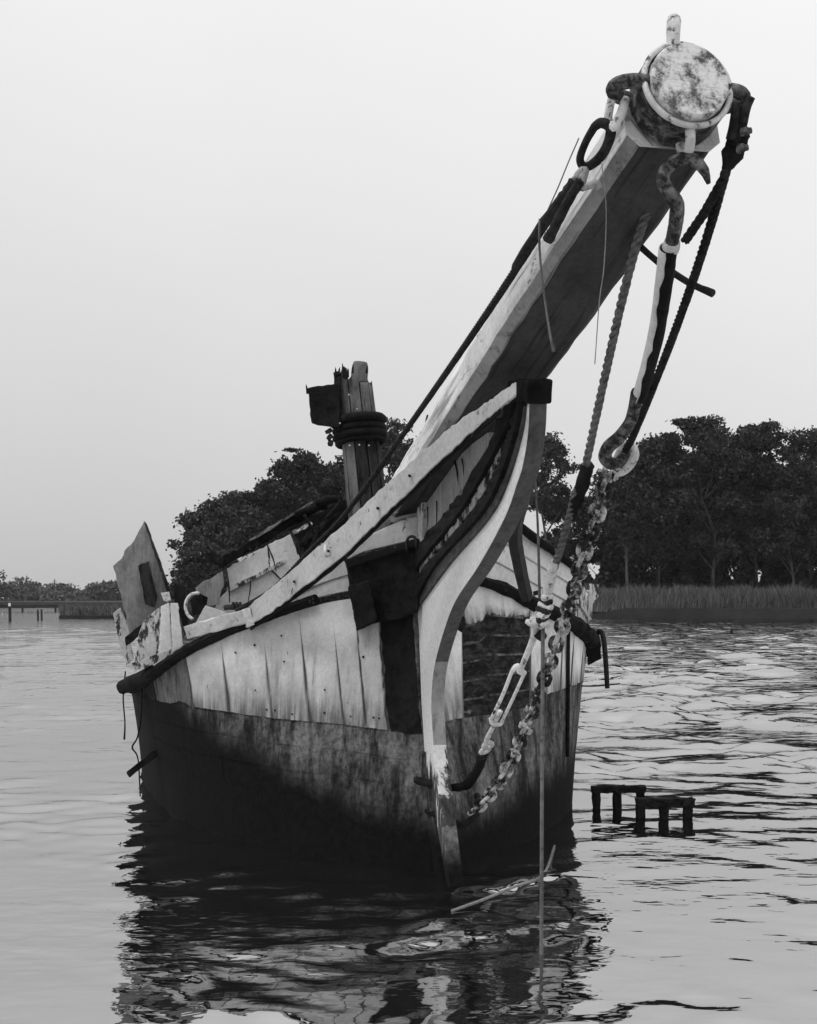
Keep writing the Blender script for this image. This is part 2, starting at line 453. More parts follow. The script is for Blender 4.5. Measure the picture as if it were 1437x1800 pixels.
# ------------------------------------------------------------------ water
WATER = -0.12       # level of the water; the boat's own marks are measured from 0
EW = EYE - WATER
def waves():
    x_c = np.arange(-6.5, 6.5001, 0.04)
    grow = [6.5]
    while grow[-1] < 900: grow.append(grow[-1] + (max(0.06, (grow[-1] - 6.4) * 0.012) if grow[-1] < 20 else (grow[-1] - 17) * 0.11))
    grow = np.array(grow[1:]); xs = np.concatenate([-grow[::-1], x_c, grow])
    ys = [1.0]
    while ys[-1] < 900: ys.append(ys[-1] + max(0.034, ys[-1] * 0.0050))
    ys = np.array(ys)
    X, Y = np.meshgrid(xs, ys); Z = np.zeros_like(X)
    SY = np.gradient(ys)[:, None] * np.ones_like(X); SX = np.gradient(xs)[None, :] * np.ones_like(X)
    sp = np.maximum(SX * 0.8, SY)
    rg = np.random.default_rng(3)
    # cat's-paws: patches of ripples between slick patches
    pn = np.zeros_like(X)
    for i in range(14):
        kx, ky = rg.normal(0, 0.9), rg.normal(0, 2.0)
        pn += np.sin(kx*X + ky*Y + 6.28*rg.random() + 0.8*np.sin(0.7*X + 0.5*Y + i))
    pn = pn / math.sqrt(7.0)
    patch = np.clip((pn + 0.35) / 1.3, 0, 1); patch = patch*patch*(3 - 2*patch)
    right = 0.5 + 0.5*np.tanh((X/np.maximum(Y, 1) - 0.03) / 0.09)
    farr = np.clip((Y - 7.5) / 9.0, 0, 1)
    amp = (0.26 + 1.05*patch) * (0.52 + 0.60*np.clip((Y - 4) / 10, 0, 1)) * (0.85 + 0.45*right)
    wx = X + 0.25*np.sin(1.1*Y + 0.4*X) + 0.12*np.sin(2.3*X + 1.7*Y)
    wy = Y + 0.20*np.sin(0.9*X + 0.3*Y + 1) + 0.10*np.sin(2.1*X - 0.8*Y)
    for i in range(96):
        lam = 0.13 * (1.15/0.13) ** rg.random()
        ang = math.pi/2 + rg.normal(0, 0.62)
        kx, ky = math.cos(ang)*2*math.pi/lam, math.sin(ang)*2*math.pi/lam
        fade = np.clip((lam / sp - 3.0) / 3.0, 0, 1)
        ph = kx*wx + ky*wy + rg.random()*6.28
        Z += 0.0027 * lam ** 0.92 * fade * amp * (np.sin(ph) + 0.30*np.sin(2*ph + 1.57))
    # short wind chop over the open water to the right and beyond the wreck
    for i in range(46):
        lam = 0.7 * (3.6/0.7) ** rg.random()
        ang = math.pi/2 + rg.normal(0, 0.75)
        kx, ky = math.cos(ang)*2*math.pi/lam, math.sin(ang)*2*math.pi/lam
        fade = np.clip((lam / sp - 3.0) / 3.0, 0, 1)
        ph = kx*wx + ky*wy + rg.random()*6.28
        Z += 0.0042 * lam * fade * farr * (0.18 + 0.82*right) * (0.5 + 0.7*patch) * (np.sin(ph) + 0.35*np.sin(2*ph + 1.57))
    ny, nx = X.shape
    idx = np.arange(ny*nx).reshape(ny, nx)
    Fq = np.stack([idx[:-1, :-1], idx[:-1, 1:], idx[1:, 1:], idx[1:, :-1]], -1).reshape(-1, 4)
    return np.stack([X, Y, Z + WATER], -1).reshape(-1, 3), Fq
k = NT('estuary_water')
gl = k.new('BsdfGlossy'); gl.inputs['Color'].default_value = g(0.96); gl.inputs['Roughness'].default_value = 0.018
df = k.new('BsdfDiffuse'); df.inputs['Color'].default_value = g(0.008)
fr = k.new('Fresnel'); fr.inputs['IOR'].default_value = 3.5
mx = k.new('MixShader')
n1 = k.noise(k.coord((2.2, 4.4, 1)), 2.2, 1.5, 0.5, 0.4)
n2 = k.noise(k.coord((5, 11, 1)), 2.4, 1.0, 0.5, 0.3)
pt = k.noise(k.coord((0.10, 0.16, 1), loc=(3.1, 0, 0)), 2.0, 3, 0.55)
pm = k.ramp(pt, 0.38, 0.62, 0.25, 1.0)
n3 = k.noise(k.coord((0.5, 1.0, 1)), 1.5, 3, 0.55, 0.3)
gy = k.new('NewGeometry'); sy = k.new('SeparateXYZ'); k.l.new(gy.outputs['Position'], sy.inputs[0])
farw = k.ramp(sy.outputs[1], 8.0, 30.0)
sidew = k.ramp(k.math('DIVIDE', sy.outputs[0], sy.outputs[1]), -0.15, 0.2, 0.35, 1.0)
farw = k.math('MULTIPLY', farw, sidew)
h = k.math('ADD', k.math('MULTIPLY', n1, 0.0072), k.math('MULTIPLY', n2, 0.0013))
h = k.math('ADD', k.math('MULTIPLY', h, pm), k.math('MULTIPLY', k.math('MULTIPLY', n3, farw), 0.20))
bp = k.new('Bump'); bp.inputs['Strength'].default_value = 1.0; bp.inputs['Distance'].default_value = 1.0
k.l.new(h, bp.inputs['Height'])
for nd in (gl, df, fr): k.l.new(bp.outputs[0], nd.inputs['Normal'])
k.l.new(k.math('ADD', k.math('MULTIPLY', fr.outputs[0], 0.66), 0.32, clamp=True), mx.inputs[0]); k.l.new(df.outputs[0], mx.inputs[1]); k.l.new(gl.outputs[0], mx.inputs[2])
k.l.new(mx.outputs[0], k.n['Material Output'].inputs['Surface'])
M['water'] = k.m
wv, wf = waves()
water = mk('water', wv, wf, M['water'], smooth=True)
tag(water, 'rippled grey estuary water around the wreck', kind='structure')

# ------------------------------------------------------------------ land
def shore(px, d): return np.array([(px - CX) / F * d, d, 0.0])
front = [shore(2600, 88), shore(1437, 96), shore(1240, 97), shore(1040, 98), shore(800, 101), shore(420, 106),
         shore(325, 118), shore(300, 170), shore(240, 235), shore(100, 262), shore(-150, 275), shore(-1500, 300)]
front = [np.array(p) for p in catmull(front, 5)]
V = []
for p in front:
    a_ = nrm(np.array([p[0], p[1], 0]))
    V += [p + [0, 0, -0.6], p + a_*0.6 + [0, 0, 0.75], p + a_*14 + [0, 0, 0.95], p + a_*200 + [0, 0, 1.2], p + a_*560 + [0, 0, 1.4]]
Fc = []
for i in range(len(front) - 1):
    for j in range(4): Fc.append((i*5+j, i*5+j+1, (i+1)*5+j+1, (i+1)*5+j))
land = mk('ground', V, Fc, M['mud'])
tag(land, 'low dark marsh bank along the far shore', kind='structure')

# ---- trees
def leaf_quads(C, size, rg, flat=0.6):
    n = len(C)
    a_ = rg.standard_normal((n, 3)); a_ /= np.linalg.norm(a_, axis=1)[:, None]
    b2_ = rg.standard_normal((n, 3)); b2_ -= (b2_*a_).sum(1)[:, None]*a_; b2_ /= np.linalg.norm(b2_, axis=1)[:, None]
    s = size * (0.6 + 0.8*rg.random(n))[:, None]
    q = np.stack([C - a_*s, C + b2_*s*flat, C + a_*s, C - b2_*s*flat], 1).reshape(-1, 3)
    return q, np.arange(4*n).reshape(-1, 4)
def tree(px, top, base_d, wpx, low, seed, label, kind='leaf', dens=1.0, lean=0.0, name='broadleaf_tree', group=None, gaps=0.55):
    rg = np.random.default_rng(seed)
    d = base_d; x = (px - CX) / F * d
    H = EYE + (HY - top) / F * d
    zl = max(0.6, EYE + (HY - low) / F * d)
    R = wpx / F * d / 2
    base = np.array([x, d, 0.35])
    t = empty(name, base, label, 'tree', group)
    parts = []
    tp = [base + [0, 0, -0.3], base + [lean*0.3 + rg.normal(0, .35), rg.normal(0, .2), H*0.18], base + [lean*0.3 + rg.normal(0, .5), rg.normal(0, .2), H*0.38], base + [lean*0.7 + rg.normal(0, .6), rg.normal(0, .3), H*0.65], base + [lean, 0, H*0.9]]
    path = catmull(tp, 6); r0 = (0.007 + 0.005*rg.random())*H + 0.04
    parts.append(tube_geo(path, np.linspace(r0, 0.04, len(path)), 7))
    clumps = []
    nl = int(18 + R*4.0)
    for i in range(nl):
        u = rg.random() ** 0.8
        z = zl + (H - zl) * (0.08 + 0.84*u)
        prof = math.sin(math.pi * min(0.98, 0.16 + 0.80 * u)) ** 0.7
        ang = rg.random()*6.283; rr = R * prof * (0.45 + 0.55*rg.random())
        e = np.array([x + lean*z/H + rr*math.cos(ang), d + rr*math.sin(ang)*0.8, z])
        zb = max(1.0, z - (0.5 + 0.5*rg.random()) * rr * 1.1)
        kk = min(len(path) - 1, int(zb / (H*0.9) * (len(path)-1)))
        s0 = path[kk]
        lp = catmull([s0, (s0 + e)/2 + [0, 0, 0.25*rr*0.3], e], 4)
        parts.append(tube_geo(lp, np.linspace(r0*0.38, 0.02, len(lp)), 5))
        for q in range(4): clumps.append((e + rg.normal(0, 0.42*R*0.6, 3)*[1, 1, .7], (0.18 + 0.30*rg.random())*max(1.4, R*0.62)))
    clumps.append((np.array([x + lean, d, H - 0.5]), max(0.9, R*0.3)))
    V_, Fc_ = join(parts)
    mk('trunk', V_, Fc_, M['bark'], t, smooth=True)
    C = []
    for c, r in clumps:
        n = int(190 * dens * (r/1.0)**2) + 40
        v = rg.standard_normal((n, 3)); v /= np.linalg.norm(v, axis=1)[:, None]
        C.append(c + v * (r * rg.random(n)**0.45)[:, None] * [1, 1, 0.62])
    C = np.vstack(C)
    C = C + rg.standard_normal(C.shape) * (0.12 + 0.30*(rg.random(len(C)) < 0.10))[:, None]
    C = C[C[:, 2] > 0.4]
    C[:, 2] = np.minimum(C[:, 2], H + 0.2*rg.random(len(C)))
    q, fq = leaf_quads(C, 0.17, rg)
    mk('crown', q, fq, M[kind], t)
    return t
G1, G2 = 'trees in the wood on the right shore', 'trees on the shore behind the wreck'
rt = [(1108, 792, 103, 105, 985, 'slim tree at the left edge of the right-hand wood, nearest the hanging chain', 0.3),
      (1165, 765, 106, 152, 1005, 'broad tree in the right-hand wood, second from its left edge', 0.2),
      (1250, 735, 105, 172, 985, 'tallest broad-crowned tree of the wood on the right shore', 0.0),
      (1330, 750, 107, 152, 975, 'wide tree just right of the tallest tree in the right-hand wood', -0.2),
      (1385, 792, 104, 122, 995, 'lower-topped tree in the dip of the right-hand skyline', 0.1),
      (1428, 756, 108, 132, 985, 'tree with rounded dense top cut by the right picture edge', 0.0)]
for i, (px, top, d, w, low, lab, ln) in enumerate(rt):
    tree(px, top, d, w, low, 40 + i, lab, 'leaf', 1.0, ln, group=G1)
bk = [(1075, 865, 118, 130, 1010, 'dark tree behind the hanging chain at the back of the right-hand wood'),
      (1140, 875, 117, 150, 1020, 'dark back-row tree low between the two leftmost trees of the right wood'),
      (1210, 840, 120, 160, 1020, 'dark back-row tree filling the gap left of the tallest right-hand tree'),
      (1295, 845, 121, 170, 1020, 'dark back-row tree showing under the crown right of the tallest tree'),
      (1370, 835, 122, 170, 1020, 'dark back-row tree behind the dip in the right-hand skyline'),
      (1450, 800, 121, 160, 1020, 'dark back-row tree at the far right picture edge')]
for i, (px, top, d, w, low, lab) in enumerate(bk):
    tree(px, top, d, w, low, 60 + i, lab, 'leaf', 1.15, 0.0, group=G1)
ct = [(966, 762, 108, 78, 985, 'narrow tree standing between the bow timber and the hanging rope', 'leaf2', 0.0),
      (985, 850, 112, 80, 1030, 'low dark tree behind the rope, right of the bow timber', 'leaf', 0.0),
      (692, 738, 112, 116, 985, 'tree whose top shows between the mast stump and the bowsprit', 'leaf2', 0.0),
      (610, 800, 114, 124, 1000, 'dark tree directly behind the mast stump', 'leaf', 0.0),
      (537, 797, 110, 142, 1000, 'dense dark tree just left of the mast stump', 'leaf', 0.0),
      (465, 845, 108, 114, 1010, 'dark tree behind the broken white deckhouse', 'leaf', 0.1),
      (412, 868, 106, 116, 1020, 'loose-leaved tree left of the deckhouse roof log', 'leaf2', 0.0),
      (368, 885, 105, 106, 1035, 'leftmost tall tree of the shore, with thin open crown', 'leaf2', -0.2),
      (344, 985, 104, 70, 1045, 'low round bushy tree at the left foot of the shore wood', 'leaf', 0.0)]
for i, (px, top, d, w, low, lab, kd, ln) in enumerate(ct):
    tree(px, top, d, w, low, 80 + i, lab, kd, 1.0 if kd == 'leaf2' else 1.2, ln, group=G2)

# dense undergrowth below the woods
def scrub(name, label, spans, seed, mat='leaf', size=0.30):
    rg = np.random.default_rng(seed); C = []
    for (x0, x1, d0, d1, h0, n) in spans:
        px = x0 + (x1 - x0)*rg.random(n); d = d0 + (d1 - d0)*rg.random(n)
        hh = h0 * (0.65 + 0.25*np.sin(px*0.045 + d0) + 0.2*np.sin(px*0.13 + 1))
        z = 0.3 + hh * rg.random(n)**0.8
        C.append(np.stack([(px - CX)/F*d, d, z], -1))
    q, fq = leaf_quads(np.vstack(C), size, rg, 0.7)
    return tag(mk(name, q, fq, M[mat]), label, 'undergrowth', kind='stuff')
scrub('undergrowth', 'dark tangled undergrowth at the foot of the shore woods',
      [(1030, 1520, 109, 124, 8.0, 80000), (1030, 1520, 106, 110, 4.6, 26000), (880, 1050, 110, 116, 6.5, 14000),
       (330, 760, 110, 118, 7.0, 40000), (300, 345, 112, 150, 3.4, 6000)], 5, size=0.22)
# far shore on the left
rg = np.random.default_rng(21); C = []
for i in range(230):
    px = -260 + 620*rg.random(); d = 290 + 70*rg.random(); r = 1.3 + 2.0*rg.random()
    top = 4.6 + 1.5*math.sin(px*0.03 + 1) + rg.normal(0, 1.0); cz = max(0.8, top*rg.random()**0.7)
    v = rg.standard_normal((170, 3)); v /= np.linalg.norm(v, axis=1)[:, None]
    C.append(np.array([(px - CX)/F*d, d, cz]) + v*(r*rg.random(170)**0.4)[:, None]*[1.3, 1, 0.62])
C = np.vstack(C); C = C[C[:, 2] > 0.3]
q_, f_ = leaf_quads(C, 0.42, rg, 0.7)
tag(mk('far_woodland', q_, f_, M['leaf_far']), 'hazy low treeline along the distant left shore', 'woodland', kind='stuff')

# marsh grass
def reeds(name, label, spans, seed, w=0.022, zb=0.45):
    rg = np.random.default_rng(seed); Vs = []
    for (x0, x1, d0, d1, h0, h1, n) in spans:
        px = x0 + (x1-x0)*rg.random(n); px = px + 2.2*np.sin(px*0.9 + 3*np.sin(px*0.21)); d = d0 + (d1-d0)*rg.random(n)
        hh = (h0 + (h1-h0)*rg.random(n)**1.6) * (0.88 + 0.10*np.sin(px*0.071 + 0.6*d) + 0.10*np.sin(px*0.19 + 1.7*d) + 0.13*np.sin(px*0.53 + 2*d)*np.sin(px*0.05 + d*0.7))
        b = np.stack([(px-CX)/F*d, d, np.full(n, zb)], -1)
        le = rg.normal(0, 0.24, (n, 2)); ww = w*(0.7 + 0.9*rg.random(n))
        tip = b + np.stack([le[:, 0]*hh, le[:, 1]*hh, hh], -1)
        mid = b + np.stack([le[:, 0]*hh*0.3, le[:, 1]*hh*0.3, hh*0.55], -1)
        ox = np.stack([ww, np.zeros(n), np.zeros(n)], -1)
        Vs.append(np.stack([b - ox, b + ox, mid + ox, tip + ox*0.2, tip - ox*0.2, mid - ox], 1).reshape(-1, 3))
    V_ = np.vstack(Vs); n = len(V_)//6
    base = np.arange(n)[:, None]*6
    fq = np.concatenate([base + [0, 1, 2, 5], base + [5, 2, 3, 4]])
    return tag(mk(name, V_, fq, M['reed']), label, 'marsh grass', kind='stuff')
reeds('marsh_grass', 'band of tall marsh grass along the right shore below the wood',
      [(1000, 1560, 98.2, 104.0, 0.8, 2.3, 80000), (760, 1000, 100, 104, 1.5, 2.2, 3000), (330, 480, 107, 110, 1.2, 1.9, 2500)], 11)
reeds('marsh_islet_grass', 'low dark tuft of marsh grass in front of the distant left shore',
      [(106, 250, 100, 106, 0.4, 1.0, 16000)], 12, 0.03, 0.05)
# islet mud
isl = [shore(104, 100), shore(170, 99), shore(260, 100), shore(300, 112), shore(200, 112), shore(120, 108)]
prism('mud_islet', [p + [0, 0, 0.12] for p in isl], (0, 0, -0.6), M['mud'], None, 0).__setitem__('kind', 'structure')

# old pier and posts far left
pier = empty('pier', shore(40, 150), 'low dark wooden pier on the far left water', 'pier')
beam('deck_beam', P(-60, 1066.5, 150), P(118, 1065.5, 150), 0.5, 0.42, M['wood_dark'], pier, (0, 1, 0), 8, 0.01, 0)
beam('deck_beam', P(118, 1066.5, 150), P(240, 1068.0, 150), 0.5, 0.36, M['wood_dark'], pier, (0, 1, 0), 8, 0.01, 0)
for px in (-30, 40, 98, 150, 205):
    beam('pile', P(px, 1064, 150), P(px, 1078, 150), 0.22, 0.22, M['wood_dark'], pier, (1, 0, 0), 2, 0.0, 0)
post = empty('mooring_post', shore(18, 92), 'dark mooring post with white top, far left in the water', 'post')
px_tube('pile', [(18.3, 1096, 92, 2.6), (17.6, 1070, 92, 2.6), (17.2, 1066, 92, 2.4)], M['wood_dark'], post, sub=3)
px_tube('cap', [(17.2, 1066, 92, 2.3), (17.2, 1062, 92, 2.2), (17.3, 1060, 92, 1.2)], M['white'], post, sub=3)
for px, lab in ((67, 'left one of the paired short dark posts on the far left water'), (73.5, 'right one of the paired short dark posts on the far left water')):
    tag(px_tube('water_post', [(px+.4, 1094, 94, 1.7), (px, 1078, 94, 1.8), (px-.2, 1071, 94, 1.6)], M['wood_dark'], None, sub=3), lab, 'post', 'paired posts')
for px, top, lab in ((47.5, 1012, 'taller thin utility pole above the far left treeline'), (96.5, 1018, 'shorter thin utility pole above the far left treeline')):
    t = empty('utility_pole', shore(px, 360), lab, 'pole', 'distant poles')
    tube('pole', [P(px, 1056, 360), P(px, top, 360)], 0.16, M['wood_dark'], t, sub=3)
    beam('cross_arm', P(px - 4, top + 5, 360), P(px + 4, top + 5, 360), 0.15, 0.15, M['wood_dark'], t, (0, 1, 0), 2, 0, 0)
for px, py, d, lab in ((1286, 1109, 56, 'small dark stub of a stake in the water below the grass'), (1426, 1090, 84, 'tiny dark stub in the water at the right edge')):
    tag(px_tube('stake', [(px, py + 4, d, 2.6), (px + .5, py - 1, d, 2.4), (px, py - 4, d, 1.2)], M['tar'], None, sub=3), lab, 'stake')

# ------------------------------------------------------------------ THE WRECK
boat = empty('wrecked_sailboat', OB, 'derelict white wooden sailboat with long bowsprit lying in shallow water', 'boat')

# hull skin (bare wood), closed at the stem, deck on top
ts = np.concatenate([np.linspace(0, 5, 36), np.linspace(5.3, 9, 14)])
def hull_grid():
    V_, rows = [], []
    for t in ts:
        row = []
        for side in (1, -1):
            zr = railz(side, t)
            zsq = [zr, zr*0.85, zr*0.7, zr*0.55, zr*0.4, zr*0.25, zr*0.1, -0.16, -0.6]
            seq = [hull(side, t, z) for z in zsq]
            row += seq if side > 0 else seq[::-1]
        rows.append(row); V_ += row
    n = len(rows[0]); Fc_ = []
    for i in range(len(rows) - 1):
        for j in range(n):
            Fc_.append((i*n + j, i*n + (j+1) % n, (i+1)*n + (j+1) % n, (i+1)*n + j))
    Fc_.append(tuple(range(n))); Fc_.append(tuple((len(rows)-1)*n + j for j in range(n))[::-1])
    return V_, Fc_
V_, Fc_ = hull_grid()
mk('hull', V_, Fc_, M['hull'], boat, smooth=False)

def panel(name, side, t0, t1, zt, zb, mat, off=0.012, rag=0.0, ragtop=0.0, nu=7, nv=12, parent=None, th=0.018, rags=0.0):
    """sheathing sheet between stations t0..t1; zt / zb are functions of t"""
    V_, uv = [], []
    for lay in (0, 1):
        for i in range(nu + 1):
            for j in range(nv + 1):
                t = t0 + (t1 - t0)*i/nu; a_ = zt(t); b2_ = zb(t)
                z = a_ + (b2_ - a_)*j/nv
                V_.append((t, z, lay)); uv.append((i/nu, j/nv))
    V_ = np.array(V_); n1_ = (nu+1)*(nv+1)
    jr = {}
    out = []
    for q, (t, z, lay) in enumerate(V_):
        i, j = (q % n1_)//(nv+1), (q % n1_) % (nv+1)
        key = (i, j)
        if key not in jr:
            jr[key] = ((RNG.normal(0, rag) if j == nv else 0) + (RNG.normal(0, ragtop) if j == 0 else 0), RNG.normal(0, rags) if i in (0, nu) else 0)
        out.append(hull(side, t + jr[key][1], z + jr[key][0], off if lay == 0 else off - th))
    Fc_ = []
    idx = lambda lay, i, j: lay*n1_ + i*(nv+1) + j
    for i in range(nu):
        for j in range(nv):
            Fc_.append((idx(0, i, j), idx(0, i, j+1), idx(0, i+1, j+1), idx(0, i+1, j)))
    ring = [(i, 0) for i in range(nu)] + [(nu, j) for j in range(nv)] + [(i, nv) for i in range(nu, 0, -1)] + [(0, j) for j in range(nv, 0, -1)]
    for a_, b2_ in zip(ring, ring[1:] + ring[:1]):
        Fc_.append((idx(0, *a_), idx(0, *b2_), idx(1, *b2_), idx(1, *a_)))
    return mk(name, out, Fc_, mat, parent or boat, uv=uv)

def zline(side, pts):
    """height of the hull skin under a line drawn through photograph pixels, as a function of station"""
    tt, zz_ = [], []
    for px, py in pts:
        z = 0.8
        for _ in range(6):
            t = t_at(side, px, z); p = hull(side, t, z); z = EYE - (py - HY)/F*p[1]
        tt.append(t); zz_.append(z)
    o_ = np.argsort(tt); tt, zz_ = np.array(tt)[o_], np.array(zz_)[o_]
    return lambda t: float(np.interp(t, tt, zz_))
zbl = zline(1, [(262, 1222), (330, 1240), (400, 1250), (480, 1262), (600, 1272), (690, 1284), (735, 1290)])
zbr = zline(-1, [(780, 1268), (870, 1250), (935, 1228), (1000, 1205), (1026, 1196)])
zrl = lambda t: railz(1, t) - 0.005
zrr = lambda t: railz(-1, t) - 0.005
tl = lambda px: t_at(1, px, 1.05)
tr = lambda px: t_at(-1, px, 1.15)
# left side: seams at these pixels
seams = [676, 640, 600, 540, 474, 398, 335]
rags = [0.03] + [0.0]*10
for i, (a_, b2_) in enumerate(zip(seams[:-1], seams[1:])):
    t0, t1 = tl(a_) + 0.0015, tl(b2_) - 0.0015
    panel('sheathing_panel', 1, t0, t1, zrl, zbl, M['sheath'], rag=0.0018, nu=18, nv=18, off=0.010 + 0.003*(i % 2), rags=0.007 if i == 0 else 0.0)
panel('sheathing_panel', 1, tl(333), tl(268), zrl, zbl, M['sheath_grey'], rag=0.02, nu=7, nv=12)
panel('sheathing_panel', 1, tl(266), 5.6, zrl, zbl, M['tar'], rag=0.03, nu=7, nv=8)
for i in range(15):
    tq = tl(random.uniform(345, 672)); zq = zbl(tq) + (zrl(tq) - zbl(tq))*random.choice((0.08, 0.3, 0.55, 0.8)) + random.uniform(-0.02, 0.02)
    pq = hull(1, tq, zq, 0.014); tube('nail_head', [pq, pq + LAT*0.006 - AFT*0.004], random.uniform(0.005, 0.009), M['iron'], boat, sub=2, nseg=6)
# lower courses below the sheathing on the left: scummed planks
# right side
panel('sheathing_panel', -1, 0.10, tr(811), zrr, zbr, M['sheath_bright'], rag=0.005, nu=9, nv=12)
zpt = zline(-1, [(805, 1100), (815, 1098), (845, 1092), (852, 1078), (928, 1084), (934, 1080)])
panel('sheathing_panel', -1, tr(813), tr(929), zrr, zpt, M['sheath_bright'], rag=0.008, nu=34, nv=6)
for a_, b2_, zz_ in ((931, 949, zbr), (951, 984, zbr), (986, 1004, zbr), (1006, 1022, zbr)):
    panel('sheathing_panel', -1, tr(a_), tr(b2_), zrr, zz_, M['sheath_bright'], rag=0.005, nu=9, nv=12, off=0.012 if a_ != 951 else 0.016)
panel('sheathing_panel', -1, tr(1023), 4.9, zrr, zbr, M['sheath'], rag=0.012, nu=6, nv=8)
# bare planks showing in the patch on the right bow
zlo = zline(-1, [(800, 1262), (870, 1254), (935, 1240)])
for i in range(5):
    f0, f1 = i/5 + 0.012, (i+1)/5 - 0.012
    panel('plank', -1, tr(813), tr(930), (lambda t, f=f0: zpt(t) + (zlo(t)-zpt(t))*f - 0.01), (lambda t, f=f1: zpt(t) + (zlo(t)-zpt(t))*f - 0.01),
          M['patch'], off=0.005, rag=0.003, nu=10, nv=3, th=0.01)
# grey scummed planks below the paint line, both sides
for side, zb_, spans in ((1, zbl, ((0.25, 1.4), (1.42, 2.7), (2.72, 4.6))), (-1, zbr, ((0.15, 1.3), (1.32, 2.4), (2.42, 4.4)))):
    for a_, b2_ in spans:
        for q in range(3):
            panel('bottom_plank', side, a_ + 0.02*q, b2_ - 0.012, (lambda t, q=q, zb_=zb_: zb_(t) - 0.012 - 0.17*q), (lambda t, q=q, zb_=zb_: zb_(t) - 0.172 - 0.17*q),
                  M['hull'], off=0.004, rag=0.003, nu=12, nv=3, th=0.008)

# rail logs along the hull's top edge
def raillog(side, t0, t1, rad0, rad1, n=46, lift=0.03, out=0.03, mat='rail'):
    tt = np.linspace(t0, t1, n)
    path = np.array([hull(side, t, railz(side, t), out) + [0, 0, lift] for t in tt])
    r = np.linspace(rad0, rad1, n) * (1 + 0.06*np.sin(np.arange(n)*0.9) + RNG.normal(0, 0.04, n))
    V_, Fc_ = tube_geo(path, r, 9, True, 0.075, 0.85)
    return mk('rail_log', V_, Fc_, M[mat], boat, smooth=False)
raillog(1, 1.15, 5.2, 0.042, 0.058)
raillog(-1, 0.45, 4.6, 0.04, 0.10)

# bulwark planks above the rail: right side, three strakes
def bulwark(side, t0, t1, h0, h1, mat, nstr=3, lean=0.02, rag=0.0):
    for q in range(nstr):
        za = lambda t, q=q: railz(side, t) + 0.05 + (h0 + (h1-h0)*(t-t0)/(t1-t0))*(q+1)/nstr
        zb_ = lambda t, q=q: railz(side, t) + 0.05 + (h0 + (h1-h0)*(t-t0)/(t1-t0))*q/nstr + 0.006
        panel('bulwark_strake', side, t0, t1, za, zb_, mat, off=-0.02 + lean*q, rag=0.0, ragtop=rag if q == nstr-1 else 0, nu=14, nv=3, th=0.04)
bulwark(-1, 0.5, 3.1, 0.50, 0.40, M['white'])
bulwark(-1, 3.12, 4.4, 0.36, 0.28, M['white_worn'], 2, rag=0.03)
tt = np.linspace(1.5, 3.2, 12)
V_, Fc_ = tube_geo(np.array([hull(-1, t, railz(-1, t), 0.02) + [0, 0, 0.05 + 0.50 - 0.06*(t-0.5)/1.6 + 0.035] for t in tt]), 0.042, 8, True, 0.06, 0.7)
mk('cap_rail', V_, Fc_, M['rail'], boat, smooth=True)
# left bulwark remains below the head rail
bulwark(1, 0.40, 2.05, 0.26, 0.05, M['white_head'], 2)

# ---- stem knee (long head): plank-thick timber in the centre plane
TH = 0.085
kf = [(931, 700), (928, 762), (919, 818), (909, 850), (887, 911), (842, 994), (800, 1058), (778, 1117), (763, 1175), (758, 1233), (760, 1280), (764, 1335), (776, 1430), (792, 1560)]
kb = [(786, 1560), (765, 1430), (748, 1335), (744, 1280), (741, 1233), (739, 1175), (737, 1117), (738, 1062), (787, 994), (857, 911), (888, 850), (902, 818), (914, 762), (921, 700)]
kf3 = catmull([CP(*q, off=TH/2) for q in kf], 5); kb3 = catmull([CP(*q, off=TH/2) for q in kb], 5)
n = len(kf3); kb4 = kb3[::-1]
V_ = list(kf3) + list(kb4) + list(kf3 - LAT*TH) + list(kb4 - LAT*TH); Fc_ = []
for i in range(n-1):
    Fc_ += [(i, i+1, n+i+1, n+i), (2*n+i, 3*n+i, 3*n+i+1, 2*n+i+1), (i, 2*n+i, 2*n+i+1, i+1), (n+i, n+i+1, 3*n+i+1, 3*n+i)]
Fc_ += [(0, n, 3*n, 2*n), (n-1, 3*n-1, 4*n-1, 2*n-1)]
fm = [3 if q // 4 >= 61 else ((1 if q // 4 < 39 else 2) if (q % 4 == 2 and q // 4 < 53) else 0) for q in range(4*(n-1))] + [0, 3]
mk('stem_knee', V_, Fc_, None, boat, bevel=0.006, mats=[M['knee'], M['knee_front_shade'], M['knee_front_halfshade'], M['hull']], fm=fm)
# the stem itself, down into the water
st_pts = [(757, 1322, 7.18), (766, 1400, 7.14), (780, 1470, 7.10), (792, 1570, 7.05)]
sp_ = [P(*q) for q in st_pts]
for i in range(3):
    pass
V_, Fc_ = [], []
for q in sp_:
    for a_, b2_ in ((0.0, -0.10), (0.0, 0.06), (0.30, 0.12), (0.30, -0.16)):
        V_.append(q + AFT*a_ + LAT*b2_*0.8)
for i in range(3):
    for j in range(4): Fc_.append((i*4+j, i*4+(j+1) % 4, (i+1)*4+(j+1) % 4, (i+1)*4+j))
Fc_ += [(3, 2, 1, 0), (12, 13, 14, 15)]
mk('stem', V_, Fc_, M['hull'], boat, bevel=0.01)
